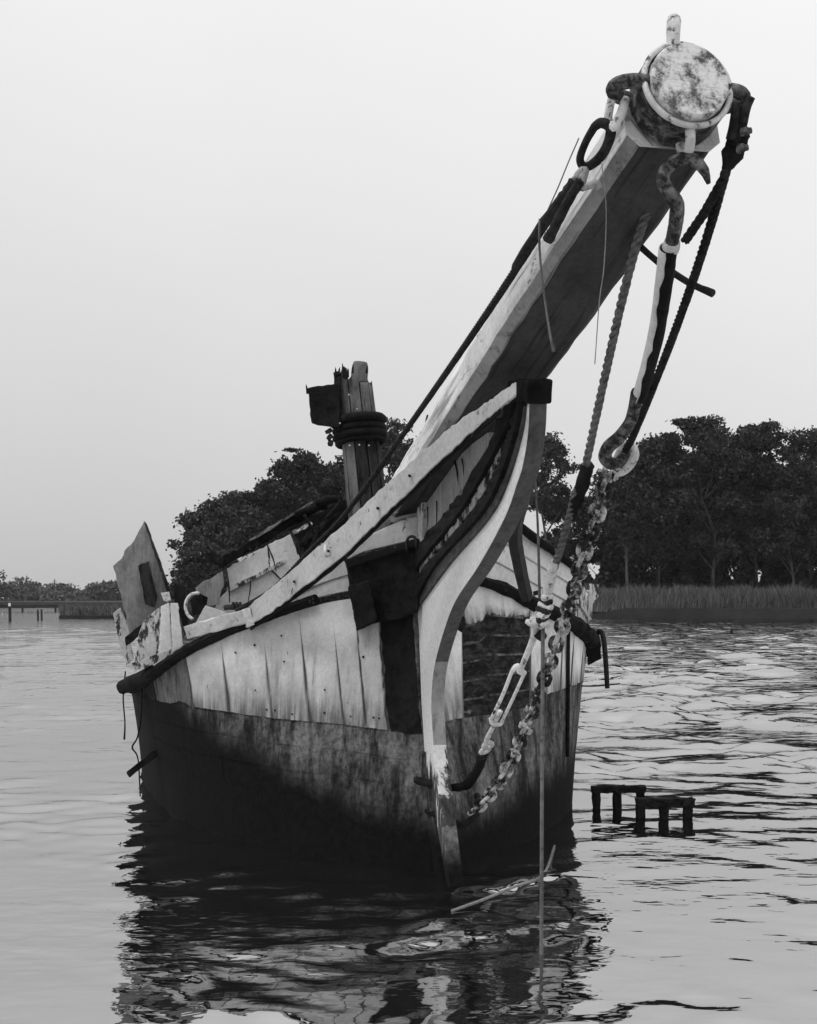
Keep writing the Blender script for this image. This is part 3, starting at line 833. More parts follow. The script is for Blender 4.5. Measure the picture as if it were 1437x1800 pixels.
# black rotten trail board along the back of the knee
def band(name, outer, inner, off, ext, mat, sub=5, jit=0.0):
    a_ = catmull([CP(*q, off=off) for q in outer], sub); b2_ = catmull([CP(*q, off=off) for q in inner], sub)
    n = len(a_); b2_ = b2_ + RNG.normal(0, jit, b2_.shape)
    V_ = list(a_) + list(b2_) + list(a_ + ext) + list(b2_ + ext); Fc_ = []
    for i in range(n-1):
        Fc_ += [(i, i+1, n+i+1, n+i), (2*n+i, 3*n+i, 3*n+i+1, 2*n+i+1), (i, 2*n+i, 2*n+i+1, i+1), (n+i, n+i+1, 3*n+i+1, 3*n+i)]
    Fc_ += [(0, n, 3*n, 2*n), (n-1, 3*n-1, 4*n-1, 2*n-1)]
    return mk(name, V_, Fc_, mat, boat, bevel=0.004)
YB = (706, 762, 850, 911, 994, 1062)
BX = [(921, 914, 888, 857, 787, 738), (913, 903, 874, 838, 764, 726), (908, 893, 859, 819, 747, 714), (905, 884, 839, 800, 735, 700), (888, 864, 819, 772, 705, 688)]
for i, (mt, of, jt) in enumerate((('wood_brown', 0.06, 0.002), ('tar', 0.085, 0.005), ('tar_peel', 0.065, 0.006), ('tar', 0.09, 0.008))):
    band('trail_board', [(x - (1 if i else 0), y) for x, y in zip(BX[i], YB)], list(zip(BX[i+1], YB)), of, -LAT*0.07, M[mt], jit=jt, sub=8)
prism('head_web', [CP(*q, off=0.0) for q in ((734, 965), (736, 872), (790, 818), (830, 780), (858, 760), (864, 772), (838, 823), (817, 853), (780, 905), (745, 955))], -LAT*0.05, M['wood_pale'], boat, 0.003)
for a_, b2_, w_ in (((800, 812), (806, 852), 2.2), ((812, 806), (815, 836), 1.6), ((768, 880), (766, 935), 1.5), ((752, 890), (750, 940), 1.2)):
    pa, pb = CP(*a_, off=0.012), CP(*b2_, off=0.012)
    tube('crack_shim', [pa, (pa + pb)/2 + [0.004, 0, 0], pb], [w_*0.0034, w_*0.0024, 0.001], M['tar'], boat, sub=4, nseg=5)
# white web between trail boards and the stem head
# black exposed strip left of the stem
panel('bare_strip', 1, 0.02, tl(678) - 0.005, lambda t: railz(1, t) + 0.02, zbl, M['tar'], off=0.006, nu=6, nv=16, rags=0.01, rag=0.01)
# dark hawse block at the bow
blk = [(608, 986), (640, 972), (690, 960), (738, 948), (742, 1000), (736, 1075), (700, 1088), (660, 1096), (626, 1110), (618, 1050)]
px_board('hawse_timber', blk, 7.40, 0.22, M['tar'], boat, 0.012, 0.8, (-0.0022, 0))
px_board('hawse_timber', [(612, 1030), (650, 1018), (664, 1090), (640, 1104), (627, 1106)], 7.36, 0.06, M['tar'], boat, 0.012, 0.9, (-0.0022, 0))
px_board('hawse_timber', [(604, 984), (690, 958), (738, 946), (739, 958), (690, 974), (612, 1000)], 7.34, 0.1, M['rail'], boat, 0.01, 0.9, (-0.0022, 0))
px_board('cap_plank', [(600, 974), (650, 940), (700, 917), (738, 906), (741, 946), (690, 958), (640, 970), (612, 983)], 7.62, 0.16, M['white_head'], boat, 0.006, 0, (-0.002, 0))
# white stem-head post and cross beams behind the knee
beam('stem_head_post', P(760, 1010, 7.55), P(764, 790, 7.40), 0.20, 0.20, M['white_worn'], boat, LAT, 8, 0.004, 0.01)
beam('cross_beam', P(668, 893, 7.62), P(800, 862, 7.45), 0.10, 0.12, M['white_head'], boat, AFT, 6, 0.003, 0.008)
tube('cross_pole', [P(690, 905, 7.7), P(792, 884, 7.5)], 0.055, M['white_head'], boat, sub=6, nseg=10)
px_board('head_panel', [(715, 905), (738, 880), (738, 985), (715, 1000)], 7.60, 0.05, M['white_worn'], boat, 0.004)
# right-hand head rail (dark curved timber) and right-hand post
pts = [P(938, 800, 5.7), P(917, 880, 6.4), P(905, 930, 7.0), P(912, 985, 7.4), P(926, 1050, 7.75)]
V_, Fc_ = tube_geo(catmull(pts, 6), np.linspace(0.05, 0.045, 25), 6, True, 0.02)
mk('head_rail', V_, Fc_, M['spar_bare'], boat)
# left-hand head rail: straight light plank from the bowsprit to the rail
def px_strip(name, cen, thick, mat, parent, sub=6, jit=0.0):
    """bent plank: cen = (px, py, depth, height in pixels measured vertically), thick metres deep"""
    c = catmull([np.array(q, float) for q in cen], sub); V_ = []
    for px, py, d, hp in c:
        ja, jb = RNG.normal(0, jit, 2)
        a_, b2_ = P(px, py - hp/2 + ja, d), P(px, py + hp/2 + jb, d)
        V_ += [a_, b2_, b2_ + AFT*thick - LAT*thick*0.3, a_ + AFT*thick - LAT*thick*0.3]
    Fc_ = []
    for i in range(len(c)-1):
        for j in range(4): Fc_.append((i*4+j, i*4+(j+1) % 4, (i+1)*4+(j+1) % 4, (i+1)*4+j))
    Fc_ += [(3, 2, 1, 0), tuple((len(c)-1)*4 + j for j in range(4))]
    return mk(name, V_, Fc_, mat, parent, bevel=0.005)
px_strip('head_rail', [(908, 682, 4.98, 24), (862, 717, 5.3, 30), (795, 770, 5.72, 42), (695, 862, 6.35, 50), (608, 945, 6.9, 54), (500, 1036, 7.6, 44), (432, 1087, 8.02, 36)], 0.06, M['white_head'], boat, 12, 1.3)
px_strip('head_rail_underside', [(880, 719, 5.2, 10), (795, 795, 5.76, 11), (695, 891, 6.4, 10), (608, 977, 6.95, 9), (500, 1062, 7.65, 8), (440, 1105, 8.0, 7)], 0.05, M['rail'], boat, 8, 0.6)  # dark strip added below the plank to stand for its shaded underside
beam('rail_block', P(436, 1082, 7.98), P(332, 1112, 8.42), 0.06, 0.10, M['white_head'], boat, (0, 1, 0), 8, 0.004, 0.006)
px_board('iron_strap', [(425, 1072), (440, 1068), (448, 1098), (434, 1102)], 7.94, 0.03, M['iron_white'], boat, 0.003, 0.6)
for px, py, d in ((577, 968, 7.10), (517, 1022, 7.50), (720, 836, 6.18), (664, 893, 6.55)):
    tube('bolt', [P(px, py, d - 0.05), P(px + 1, py + 1, d - 0.012)], 0.008, M['iron'], boat, sub=2, nseg=8)
px_tube('drip_hook', [(573, 958, 7.02, 3), (572, 968, 6.99, 3), (575, 978, 6.99, 3), (580, 976, 7.0, 2)], M['iron_white'], boat, sub=4)
px_tube('knee_hook', [(786, 1048, 6.9, 3), (785, 1062, 6.87, 3), (790, 1072, 6.85, 3.5), (798, 1066, 6.85, 3)], M['iron'], boat, sub=4)
px_board('knee_lug', [(806, 1080), (817, 1084), (820, 1100), (812, 1112), (803, 1106)], 7.0, 0.06, M['iron'], boat, 0.004)
# cap block between knee and bowsprit
beam('cap_block', CP(912, 688, 0.0), CP(950, 688, 0.0), 0.12, 0.11, M['tar'], boat, LAT, 4, 0.004, 0.01)
# seam strips on the right bow
px_board('iron_strap', [(937, 1040), (950, 1036), (951, 1044), (938, 1048)], 7.9, 0.03, M['iron'], boat, 0.002)

# ---- iron straps around the forefoot
px_tube('bobstay_strap', [(733, 1372, 7.22, 7), (760, 1378, 7.02, 7), (800, 1385, 6.98, 7), (828, 1372, 6.9, 9), (852, 1324, 6.55, 8)], M['tar'], boat, sub=5, rough=0.09)
px_tube('bobstay_strap', [(752, 1425, 7.2, 6), (785, 1440, 6.98, 6), (812, 1450, 6.98, 7), (840, 1432, 7.1, 5)], M['tar'], boat, sub=5, rough=0.09)

# ---- bowsprit
AX = nrm(-AFT + UP * 0.225 / math.hypot(1, KX))        # pointing outboard
TIP = np.array([X0 + KX*3.59, 3.59, 3.24])
LN = 5.3
NV = nrm(np.cross(LAT, AX));  NV = NV if NV[2] > 0 else -NV
def bsec(u):
    """cross-section at u metres inboard of the tip"""
    sq = np.array([(-.145, -.165), (.145, -.165), (.19, -.12), (.19, 0.02), (.13, .13), (-.13, .13), (-.19, 0.02), (-.19, -.12)])
    sc = np.interp(u, [0, .3, 1.6, 5.3], [0.80, 0.84, 1.0, 1.06])
    return sq * sc
us = [0.16, .2, .3] + list(np.linspace(.42, 4.6, 36)) + [LN]
V_, Fc_, fm = [], [], []
for u in us:
    c = TIP - AX*u
    for (l, z) in bsec(u):
        V_.append(c + LAT*(l + RNG.normal(0, 0.0022)) + NV*(z + RNG.normal(0, 0.0022)))
for i in range(len(us)-1):
    for j in range(8):
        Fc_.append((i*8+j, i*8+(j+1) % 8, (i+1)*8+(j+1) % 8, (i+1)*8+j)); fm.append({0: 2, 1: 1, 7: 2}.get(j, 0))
Fc_.append(tuple(range(8))); fm.append(0); Fc_.append(tuple((len(us)-1)*8 + j for j in range(8))[::-1]); fm.append(0)
def add_grain(m):
    """long drying cracks and rubbed paint running along the spar"""
    nt = m.node_tree; b_in = nt.nodes['Principled BSDF'].inputs['Base Color']; src = b_in.links[0].from_socket
    t_ = nt.nodes.new('ShaderNodeTexCoord'); mp = nt.nodes.new('ShaderNodeMapping'); mp.inputs['Scale'].default_value = (26, 0.9, 1)
    nt.links.new(t_.outputs['UV'], mp.inputs[0])
    no = nt.nodes.new('ShaderNodeTexNoise'); no.inputs['Scale'].default_value = 1.0; no.inputs['Detail'].default_value = 7; no.inputs['Roughness'].default_value = 0.6
    nt.links.new(mp.outputs[0], no.inputs['Vector'])
    mr = nt.nodes.new('ShaderNodeMapRange'); mr.inputs[1].default_value = 0.33; mr.inputs[2].default_value = 0.47; mr.inputs[3].default_value = 0.25; mr.inputs[4].default_value = 1.0
    nt.links.new(no.outputs[0], mr.inputs[0])
    mu = nt.nodes.new('ShaderNodeMath'); mu.operation = 'MULTIPLY'
    nt.links.new(src, mu.inputs[0]); nt.links.new(mr.outputs[0], mu.inputs[1]); nt.links.new(mu.outputs[0], b_in)
for nm in ('spar', 'spar_dull', 'spar_bare'): add_grain(M[nm])
per = [0, .29, .35, .49, .62, .88, 1.0, 1.14]
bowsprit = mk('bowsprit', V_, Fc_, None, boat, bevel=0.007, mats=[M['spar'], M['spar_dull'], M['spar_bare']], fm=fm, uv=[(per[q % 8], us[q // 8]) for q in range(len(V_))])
ORG[bowsprit.name] = ORG[boat.name]
def disc(c, r, ax, length, n=40, jit=0.0):
    a1 = LAT; a2 = np.cross(ax, a1)
    th = np.linspace(0, 2*np.pi, n, endpoint=False)
    rr = r * (1 + jit*RNG.standard_normal(n))
    front_ = [c + a1*rr[i]*math.cos(th[i]) + a2*rr[i]*math.sin(th[i]) for i in range(n)]
    back_ = [p - ax*length for p in front_]
    return front_ + back_, [tuple(range(n)), tuple(range(2*n-1, n-1, -1))] + [(i, i+n, (i+1) % n + n, (i+1) % n) for i in range(n)]
V_, Fc_ = disc(TIP, 0.130, AX, 0.3, 48, 0.006)
mk('end_grain', V_, Fc_, M['end'], bowsprit, bevel=0.006)
def ring_band(c, r0, r1, length, n=48):
    a1 = LAT; a2 = np.cross(AX, a1); V_ = []
    for i in range(n):
        th = 2*math.pi*i/n; dv = a1*math.cos(th) + a2*math.sin(th)
        jr_ = 1 + RNG.normal(0, 0.006)
        V_ += [c + dv*r0, c + dv*r1*jr_, c + dv*r1*jr_ - AX*length, c + dv*r0 - AX*length]
    Fc_ = []
    for i in range(n):
        for j in range(4):
            Fc_.append((i*4+j, i*4+(j+1) % 4, ((i+1) % n)*4+(j+1) % 4, ((i+1) % n)*4+j))
    return V_, Fc_
V_, Fc_ = ring_band(TIP - AX*0.035, 0.130, 0.152, 0.11)
mk('end_band', V_, Fc_, M['iron_mixed'], bowsprit, bevel=0.003)
V_, Fc_ = torus_arc(TIP - AX*0.030, LAT, np.cross(AX, LAT), 0.146, 0.010, 0, 2*math.pi, 50, 6)
mk('band_rim', V_, Fc_, M['iron_white'], bowsprit, smooth=True)
def eye(ang, mat, R=0.045, r=0.020, stretch=1.0, plane=None):
    a1 = LAT*math.cos(ang) + np.cross(LAT, AX)*(-math.sin(ang))
    dv = nrm(LAT*math.cos(ang) + NV*math.sin(ang))
    c = TIP - AX*0.085 + dv*0.150
    pl = AX if plane is None else plane
    V_, Fc_ = torus_arc(c, pl, dv, R, r, -0.25, math.pi + 0.25, 18, 10, R*stretch)
    return mk('eye', V_, Fc_, mat, bowsprit, smooth=True)
px_tube('eye', [(1183, 92, 3.64, 11), (1184, 55, 3.64, 12), (1185, 40, 3.66, 12.5), (1185, 37, 3.70, 12.5), (1185, 42, 3.74, 12), (1184, 58, 3.76, 12), (1183, 92, 3.78, 11)], M['iron_white'], bowsprit, sub=6, nseg=10)
tanv = nrm(np.cross(AX, LAT))
eye(0.0 + 0.03, M['iron_mixed'], 0.045, 0.024, 1.7)
eye(math.pi - 0.03, M['iron_mixed'], 0.045, 0.022, 1.6)
eye(-math.pi/2 - 0.02, M['iron_white'], 0.036, 0.016, 1.6)
# strap tails of the band
px_tube('wire_tack', [(752, 730, 6.7, 1.6), (749, 745, 6.75, 1.6), (748, 790, 6.8, 1.6)], M['iron'], bowsprit, sub=3)

# ---- mast stump of staves
MB0 = np.array([X0 + KX*9.9, 9.9, 0.9]); MB0 = P(652, 940, 9.95); MT = P(621, 655, 9.9)
mast = mk('mast', *tube_geo(np.array([MB0 + (MT - MB0)*t for t in np.linspace(-0.15, 0.93, 12)]), np.linspace(0.165, 0.135, 12), 12), M['wood_dark'], boat, smooth=True)
MD = nrm(MT - MB0); m1 = nrm(np.cross(MD, [0, 1, 0])); m2 = np.cross(MD, m1)
tops = [0.955, 0.985, 0.93, 0.90, 0.88, 0.90, 0.93, 0.945, 0.915, 0.96]
Lm = np.linalg.norm(MT - MB0)
for i in range(10):
    a0 = 2*math.pi*(i + 0.06)/10; a1_ = 2*math.pi*(i + 0.94)/10
    V_ = []
    hs = np.linspace(-0.1, tops[i] + 0.02, 14)
    for q, hh in enumerate(hs):
        c = MB0 + MD*Lm*hh; r = 0.182 - 0.03*hh + RNG.normal(0, 0.0015)
        for (aa, rr) in ((a0, r - 0.03), (a0, r), ((a0+a1_)/2, r*1.012), (a1_, r), (a1_, r - 0.03)):
            e_ = RNG.normal(0, 0.02) if q == 13 else 0
            V_.append(c + (m1*math.cos(aa) + m2*math.sin(aa))*rr + MD*e_)
    Fc_ = []
    for q in range(13):
        for j in range(5): Fc_.append((q*5+j, q*5+(j+1) % 5, (q+1)*5+(j+1) % 5, (q+1)*5+j))
    Fc_ += [(4, 3, 2, 1, 0), tuple(13*5 + j for j in range(5))]
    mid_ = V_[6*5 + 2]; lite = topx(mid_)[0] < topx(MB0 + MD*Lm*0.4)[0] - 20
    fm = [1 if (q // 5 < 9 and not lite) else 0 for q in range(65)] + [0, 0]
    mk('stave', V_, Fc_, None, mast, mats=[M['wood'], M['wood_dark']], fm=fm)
# round core showing at the top right, hoops, block
tube('mast_core', [P(629, 700, 9.95), P(633, 650, 9.95), P(634, 637, 9.95)], [0.075, 0.075, 0.06], M['wood'], mast, nseg=14, sub=4)
for py, rr, tk in ((741, 0.212, 0.040), (755, 0.205, 0.034), (767, 0.210, 0.034), (777, 0.200, 0.026)):
    hh = (940 - py)/(940 - 655); c = MB0 + MD*Lm*hh
    V_, Fc_ = torus_arc(c, m1, nrm(m2 + MD*0.1), rr, tk, 0, 2*math.pi, 30, 8)
    mk('mast_hoop', V_, Fc_, M['tar'], mast, smooth=True)
for i in range(3):
    V_, Fc_ = beam_geo(P(583, 756 + 10*i, 9.75), P(574 + 3*i, 760 + 11*i, 9.72), 0.03, 0.035, (0, 1, 0), 2, 0.003)
    mk('hoop_end', V_, Fc_, M['iron'], mast)
px_board('cheek_block', [(541, 682), (560, 678), (598, 673), (598, 752), (560, 748), (548, 744)], 9.70, 0.26, M['tar'], mast, 0.01, 0.5)
px_board('broken_stave', [(586, 655), (598, 651), (600, 700), (588, 700)], 9.76, 0.05, M['wood_dark'], mast, 0.003, 0.6)
px_board('broken_stave', [(601, 646), (606, 644), (612, 656), (610, 668), (603, 664)], 9.72, 0.05, M['tar'], mast, 0.003)
for px, py in ((614, 694), (628, 719), (619, 731), (637, 731), (598, 744), (615, 783), (632, 782), (649, 783)):
    tube('nail_head', [P(px, py, 9.69), P(px, py, 9.73)], 0.008, M['iron_white'], mast, sub=2, nseg=6)

for px, py, dx, dy in ((591, 654, -1, -9), (596, 652, 2, -7), (604, 648, -2, -10), (612, 655, 1, -8), (620, 648, 2, -9), (645, 648, 1, -7), (594, 676, -6, -3), (541, 684, -3, -9)):
    d_ = 9.74 if px > 585 else 9.72
    tube('splinter', [P(px, py + 8, d_ + 0.02), P(px + dx*0.5, py + dy*0.3, d_), P(px + dx, py + dy, d_)], [0.012, 0.008, 0.001], M['wood_dark'], mast, sub=3, nseg=5)
px_tube('shackle_bolt', [(716, 972, 7.2, 2.6), (716, 950, 7.2, 2.6), (723, 943, 7.2, 2.6), (731, 947, 7.2, 2.6), (733, 965, 7.2, 2.6)], M['iron'], boat, sub=4)
# ---- broken deckhouse and clutter on the left side deck
dk = mk('deckhouse_side', *beam_geo(P(350, 1075, 9.6), P(566, 962, 9.75), 0.05, 0.32, (0, 1, 0), 6, 0.002), M['white_worn'], boat)
bpy.data.objects.remove(dk)
HD = 9.7
px_board('deckhouse_panel', [(398, 1000), (470, 958), (474, 1000), (404, 1034)], HD, 0.04, M['white'], boat, 0.004, 0.7)
px_board('deckhouse_panel', [(472, 957), (512, 938), (520, 960), (536, 1008), (500, 1020), (476, 1000)], HD, 0.04, M['white'], boat, 0.004, 0.7)
px_board('deckhouse_panel', [(402, 1036), (474, 1002), (498, 1022), (440, 1070), (398, 1092), (372, 1092), (382, 1060)], HD + 0.03, 0.04, M['white'], boat, 0.004, 0.8)
px_board('deckhouse_ledge', [(398, 1034), (440, 1014), (500, 982), (502, 989), (440, 1022), (402, 1042)], HD - 0.02, 0.06, M['white_worn'], boat, 0.003, 0.6)
px_board('torn_canvas', [(344, 1034), (362, 1020), (392, 1004), (394, 1030), (386, 1062), (366, 1066), (350, 1048)], HD - 0.05, 0.03, M['ply'], boat, 0.003, 1.6)
beam('roof_log', P(384, 993, 9.68), P(552, 893, 9.95), 0.12, 0.07, M['rail'], boat, (0, 1, 0), 24, 0.008, 0.01)
beam('roof_batten', P(440, 950, 9.66), P(548, 884, 9.90), 0.05, 0.018, M['wood'], boat, (0, 1, 0), 10, 0.004, 0)
px_board('deckhouse_front', [(505, 930), (545, 905), (600, 880), (660, 880), (660, 960), (600, 990), (545, 985), (522, 945)], 10.1, 0.2, M['tar'], boat, 0.01, 1.2)
px_board('fallen_plank', [(338, 1106), (362, 1064), (402, 1078), (432, 1076), (392, 1094)], 8.75, 0.03, M['white'], boat, 0.003, 0.5)
V_, Fc_ = torus_arc(P(346, 1066, 8.9), np.array([0, 0, 1.0]), np.array([-0.9, 0.35, 0]), 0.105, 0.013, -0.2, 2.8, 22, 8)
mk('broken_hoop', V_, Fc_, M['iron_white'], boat, smooth=True)
px_board('hoop_backing', [(334, 1055), (350, 1042), (366, 1050), (362, 1075), (340, 1082)], 9.0, 0.03, M['tar'], boat, 0.003)
for i, (a_, b2_, r) in enumerate((((532, 960), (560, 930), 8), ((520, 905), (575, 890), 6), ((556, 885), (600, 878), 7), ((545, 950), (590, 905), 6))):
    tube('debris_stick', [P(a_[0], a_[1], 9.75), P((a_[0]+b2_[0])/2, (a_[1]+b2_[1])/2 - 3, 9.8), P(b2_[0], b2_[1], 9.85)], r/F*9.8, M['tar'], boat, rough=0.08, sub=4)
px_tube('cleat', [(396, 1068, 8.15, 5), (418, 1066, 8.1, 6), (428, 1070, 8.08, 6)], M['iron'], boat, sub=4, rough=0.08)
for px in (412, 418, 424):
    px_tube('cleat_pin', [(px, 1072, 8.06, 3.2), (px - 2, 1058, 8.06, 2.5)], M['iron'], boat, sub=2)

for (x0, y0), (x1, y1), r in (((398, 1000), (404, 1060), 1.6), ((470, 958), (486, 1004), 1.4), ((512, 938), (524, 975), 2.2), ((440, 1016), (436, 1060), 1.3), ((366, 1064), (354, 1100), 2.2), ((560, 925), (545, 965), 4), ((578, 905), (560, 940), 3.2), ((600, 880), (570, 915), 4.5), ((535, 905), (552, 940), 3)):
    px_tube('splinter', [(x0, y0, 9.64, r), ((x0+x1)/2 + 2, (y0+y1)/2, 9.62, r), (x1, y1, 9.63, r*0.5)], M['wood_dark'] if r < 3 else M['tar'], boat, sub=4, rough=0.12, nseg=6)
for (x0, y0), (x1, y1) in (((516, 936), (548, 920)), ((548, 975), (566, 955)), ((420, 985), (448, 972))):
    beam('broken_lath', P(x0, y0, 9.60), P(x1, y1, 9.66), 0.03, 0.025, M['white_worn'], boat, (0, 1, 0), 5, 0.004, 0)
# left bulwark stub: white boards standing on the rail
for i, pts in enumerate((((252, 1092), (272, 1074), (281, 1068), (279, 1160), (252, 1172), (236, 1172), (240, 1130)),
                         ((283, 1066), (298, 1060), (302, 1146), (281, 1158)),
                         ((300, 1060), (313, 1060), (322, 1136), (304, 1146)))):
    px_board('bulwark_board', list(pts), 8.95 - 0.13*i, 0.05, M['white'] if i else M['white_worn'], boat, 0.004, 0.6)
px_board('rail_cap', [(232, 1166), (275, 1150), (320, 1130), (324, 1140), (280, 1162), (236, 1182)], 8.80, 0.08, M['white_worn'], boat, 0.003, 1.2)
px_board('peeling_post', [(199, 1078), (212, 1068), (226, 1105), (236, 1160), (222, 1170), (208, 1120)], 9.25, 0.06, M['white_worn'], boat, 0.004, 0.8)
px_board('gap_board', [(306, 1024), (326, 1030), (332, 1110), (318, 1128), (308, 1080)], 9.0, 0.1, M['tar'], boat, 0.006, 0.9)  # black board filling the dark gap beside the bulwark boards
px_board('gap_board', [(312, 1090), (318, 1086), (326, 1120), (318, 1126)], 8.75, 0.05, M['wood'], boat, 0.003)
px_tube('rail_end', [(216, 1208, 9.5, 12), (232, 1201, 9.35, 14), (268, 1182, 9.0, 13)], M['tar'], boat, sub=4, rough=0.04, nseg=10)
px_board('lashing_iron', [(283, 1042), (298, 1040), (302, 1058), (288, 1056)], 9.05, 0.05, M['iron_white'], boat, 0.002, 0.8)

# leaning board: top-level thing resting on the rail
lb = empty('leaning_board', P(262, 1125, 9.2), 'weathered grey plywood board with dark patch standing on the left rail', 'board')
px_board('panel', [(199, 995), (214, 982), (219, 968), (236, 950), (253, 917), (262, 935), (279, 975), (300, 1044), (290, 1062), (268, 1080), (229, 1118), (220, 1075)], 9.15, 0.04, M['ply'], lb, 0.003, 0.6, (0.001, 0.0003))
px_board('dark_patch', [(243, 995), (262, 986), (277, 1050), (272, 1068), (256, 1062)], 9.12, 0.018, M['wood_dark'], lb, 0.002, 0.6, (0.001, 0.0003))
px_board('edge_batten', [(253, 915), (258, 920), (303, 1045), (297, 1050)], 9.13, 0.06, M['wood_dark'], lb, 0.002, 0.5)
px_board('bottom_batten', [(220, 1120), (262, 1086), (272, 1082), (270, 1098), (222, 1136)], 9.10, 0.06, M['tar'], lb, 0.003, 0.6)

# right side: bent pipe on the rail end, white scrap
px_tube('bent_pipe', [(1044, 1125, 9.75, 4.5), (1054, 1110, 9.7, 4.5), (1061, 1120, 9.65, 4.5), (1065, 1160, 9.6, 4.5), (1068, 1210, 9.6, 4.2)], M['iron'], boat, sub=5)
px_board('rail_lump', [(1010, 1090), (1030, 1098), (1056, 1130), (1058, 1158), (1034, 1170), (1026, 1130)], 9.62, 0.12, M['rail'], boat, 0.01, 1.2)
px_board('bulwark_board', [(1036, 1026), (1054, 1028), (1052, 1050), (1045, 1056), (1040, 1090), (1035, 1090)], 10.0, 0.05, M['white_worn'], boat, 0.003, 0.8)

# protruding stick on the left quarter
tag(beam('broken_stick', P(276, 1322, 9.35), P(226, 1362, 9.2), 0.06, 0.05, M['tar'], None, (0, 1, 0), 5, 0.004, 0.004), 'dark broken stick jutting from the hull just above the water, far left', 'stick')

# ------------------------------------------------------------------ rigging (things hung on the boat)
def lerp_d(p0, p1, n):
    return [p0 + (p1-p0)*t for t in np.linspace(0, 1, n)]
def laid_rope(name, path, r, pitch, mat, parent, strands=3):
    path = np.asarray(path, float)
    seg = np.r_[0, np.cumsum(np.linalg.norm(np.diff(path, axis=0), axis=1))]
    n = max(8, int(seg[-1]/pitch*10)); s = np.linspace(0, seg[-1], n)
    pp = np.stack([np.interp(s, seg, path[:, i]) for i in range(3)], -1)
    T, N, B = frames(pp); parts = []
    for q in range(strands):
        ph = 2*np.pi*(s/pitch + q/strands)
        c = pp + (np.cos(ph)[:, None]*N + np.sin(ph)[:, None]*B)*r*0.52
        parts.append(tube_geo(c, r*0.55, 6))
    V_, Fc_ = join(parts)
    return mk(name, V_, Fc_, mat, parent, smooth=True)

# left bowsprit shroud of wire rope
sh = empty('wire_shroud', P(1015, 315, 3.85), 'dark wire shroud running from the bowsprit tip down to the left rail', 'wire rope')
tipL = P(1012, 318, 3.86)
laid_rope('wire', catmull([tipL, P(960, 392, 4.3), P(850, 560, 5.1), P(722, 745, 6.35), P(610, 900, 7.3), P(545, 968, 7.62), P(480, 1035, 7.85), P(416, 1073, 8.05)], 8), 0.0165, 0.10, M['wire'], sh, 4)
px_tube('splice', [(1008, 322, 3.85, 10), (985, 352, 4.0, 9), (950, 400, 4.25, 9), (905, 470, 4.6, 7)], M['wire'], sh, sub=6, rough=0.07, nseg=10)
px_tube('strand_tail', [(1018, 243, 3.8, 1.2), (1000, 284, 3.9, 1.2), (982, 328, 4.0, 1.2), (962, 372, 4.12, 1.2)], M['cord'], sh, sub=5)
tl_ = tag(px_tube('rope_tail', [(1020, 318, 3.8, 9), (1000, 352, 3.85, 9), (975, 400, 3.95, 9), (965, 420, 4.0, 11)], M['wire'], None, sub=5, rough=0.05, nseg=10),
    'short cut-off dark rope end beside the left shroud splice', 'rope')
# left shackle assembly
sk = empty('shackle', P(1075, 215, 3.72), 'rusty shackle and link hanging from the left eye of the bowsprit band', 'shackle')
px_tube('shackle_bow', [(1100, 172, 3.66, 8), (1094, 196, 3.66, 9), (1082, 222, 3.68, 9), (1070, 212, 3.7, 8), (1072, 190, 3.68, 8), (1076, 172, 3.66, 8)], M['iron_white'], sk, sub=6)
px_tube('link', [(1046, 222, 3.72, 8), (1058, 216, 3.70, 9), (1074, 226, 3.70, 10), (1068, 255, 3.74, 9), (1052, 280, 3.80, 9), (1030, 294, 3.84, 8), (1020, 280, 3.84, 7), (1030, 250, 3.78, 7), (1046, 222, 3.72, 8)], M['iron'], sk, sub=5)
px_tube('lashing', [(1010, 318, 3.84, 7), (1028, 300, 3.83, 9), (1022, 330, 3.82, 6), (1048, 322, 3.80, 7), (1056, 332, 3.80, 6)], M['tar_peel'], sk, sub=5, rough=0.1)
# right shroud
sr = empty('wire_shroud', P(1282, 285, 3.72), 'dark taut wire shroud hanging from the right eye of the bowsprit band', 'wire rope')
px_tube('shackle', [(1322, 170, 3.60, 7), (1312, 190, 3.62, 9), (1305, 222, 3.66, 9), (1298, 240, 3.68, 9)], M['iron'], sr, sub=5)
px_tube('shackle', [(1296, 178, 3.62, 7), (1294, 200, 3.64, 9), (1290, 225, 3.66, 9), (1286, 245, 3.68, 10)], M['iron'], sr, sub=5)
px_tube('thimble', [(1305, 222, 3.67, 14), (1298, 245, 3.69, 19), (1288, 272, 3.71, 20), (1279, 296, 3.73, 9)], M['tar'], sr, sub=6, rough=0.05, nseg=10)
for px, py in ((1314, 232), (1308, 262)):
    px_tube('bolt', [(px - 10, py, 3.66, 9), (px - 2, py - 1, 3.65, 9), (px - 1, py - 1, 3.65, 5.5), (px + 7, py - 3, 3.65, 5.5)], M['iron_mixed'], sr, sub=3)
laid_rope('wire', catmull([P(1279, 292, 3.73), P(1236, 440, 3.95), P(1180, 600, 4.35), P(1118, 755, 4.75), P(1098, 795, 4.85)], 8), 0.0165, 0.09, M['wire'], sr, 4)
laid_rope('wire_end', [P(1270, 318, 3.76), P(1238, 375, 3.83), P(1204, 425, 3.9)], 0.0165, 0.09, M['wire'], sr, 4)
# cross rod
tag(px_tube('cross_rod', [(1120, 428, 4.35, 6), (1160, 463, 4.3, 6), (1210, 496, 4.22, 6), (1254, 516, 4.15, 7)], M['wire'], None, sub=4, rough=0.03),
    'short dark rod crossing behind the hooks right of the bowsprit', 'rod')
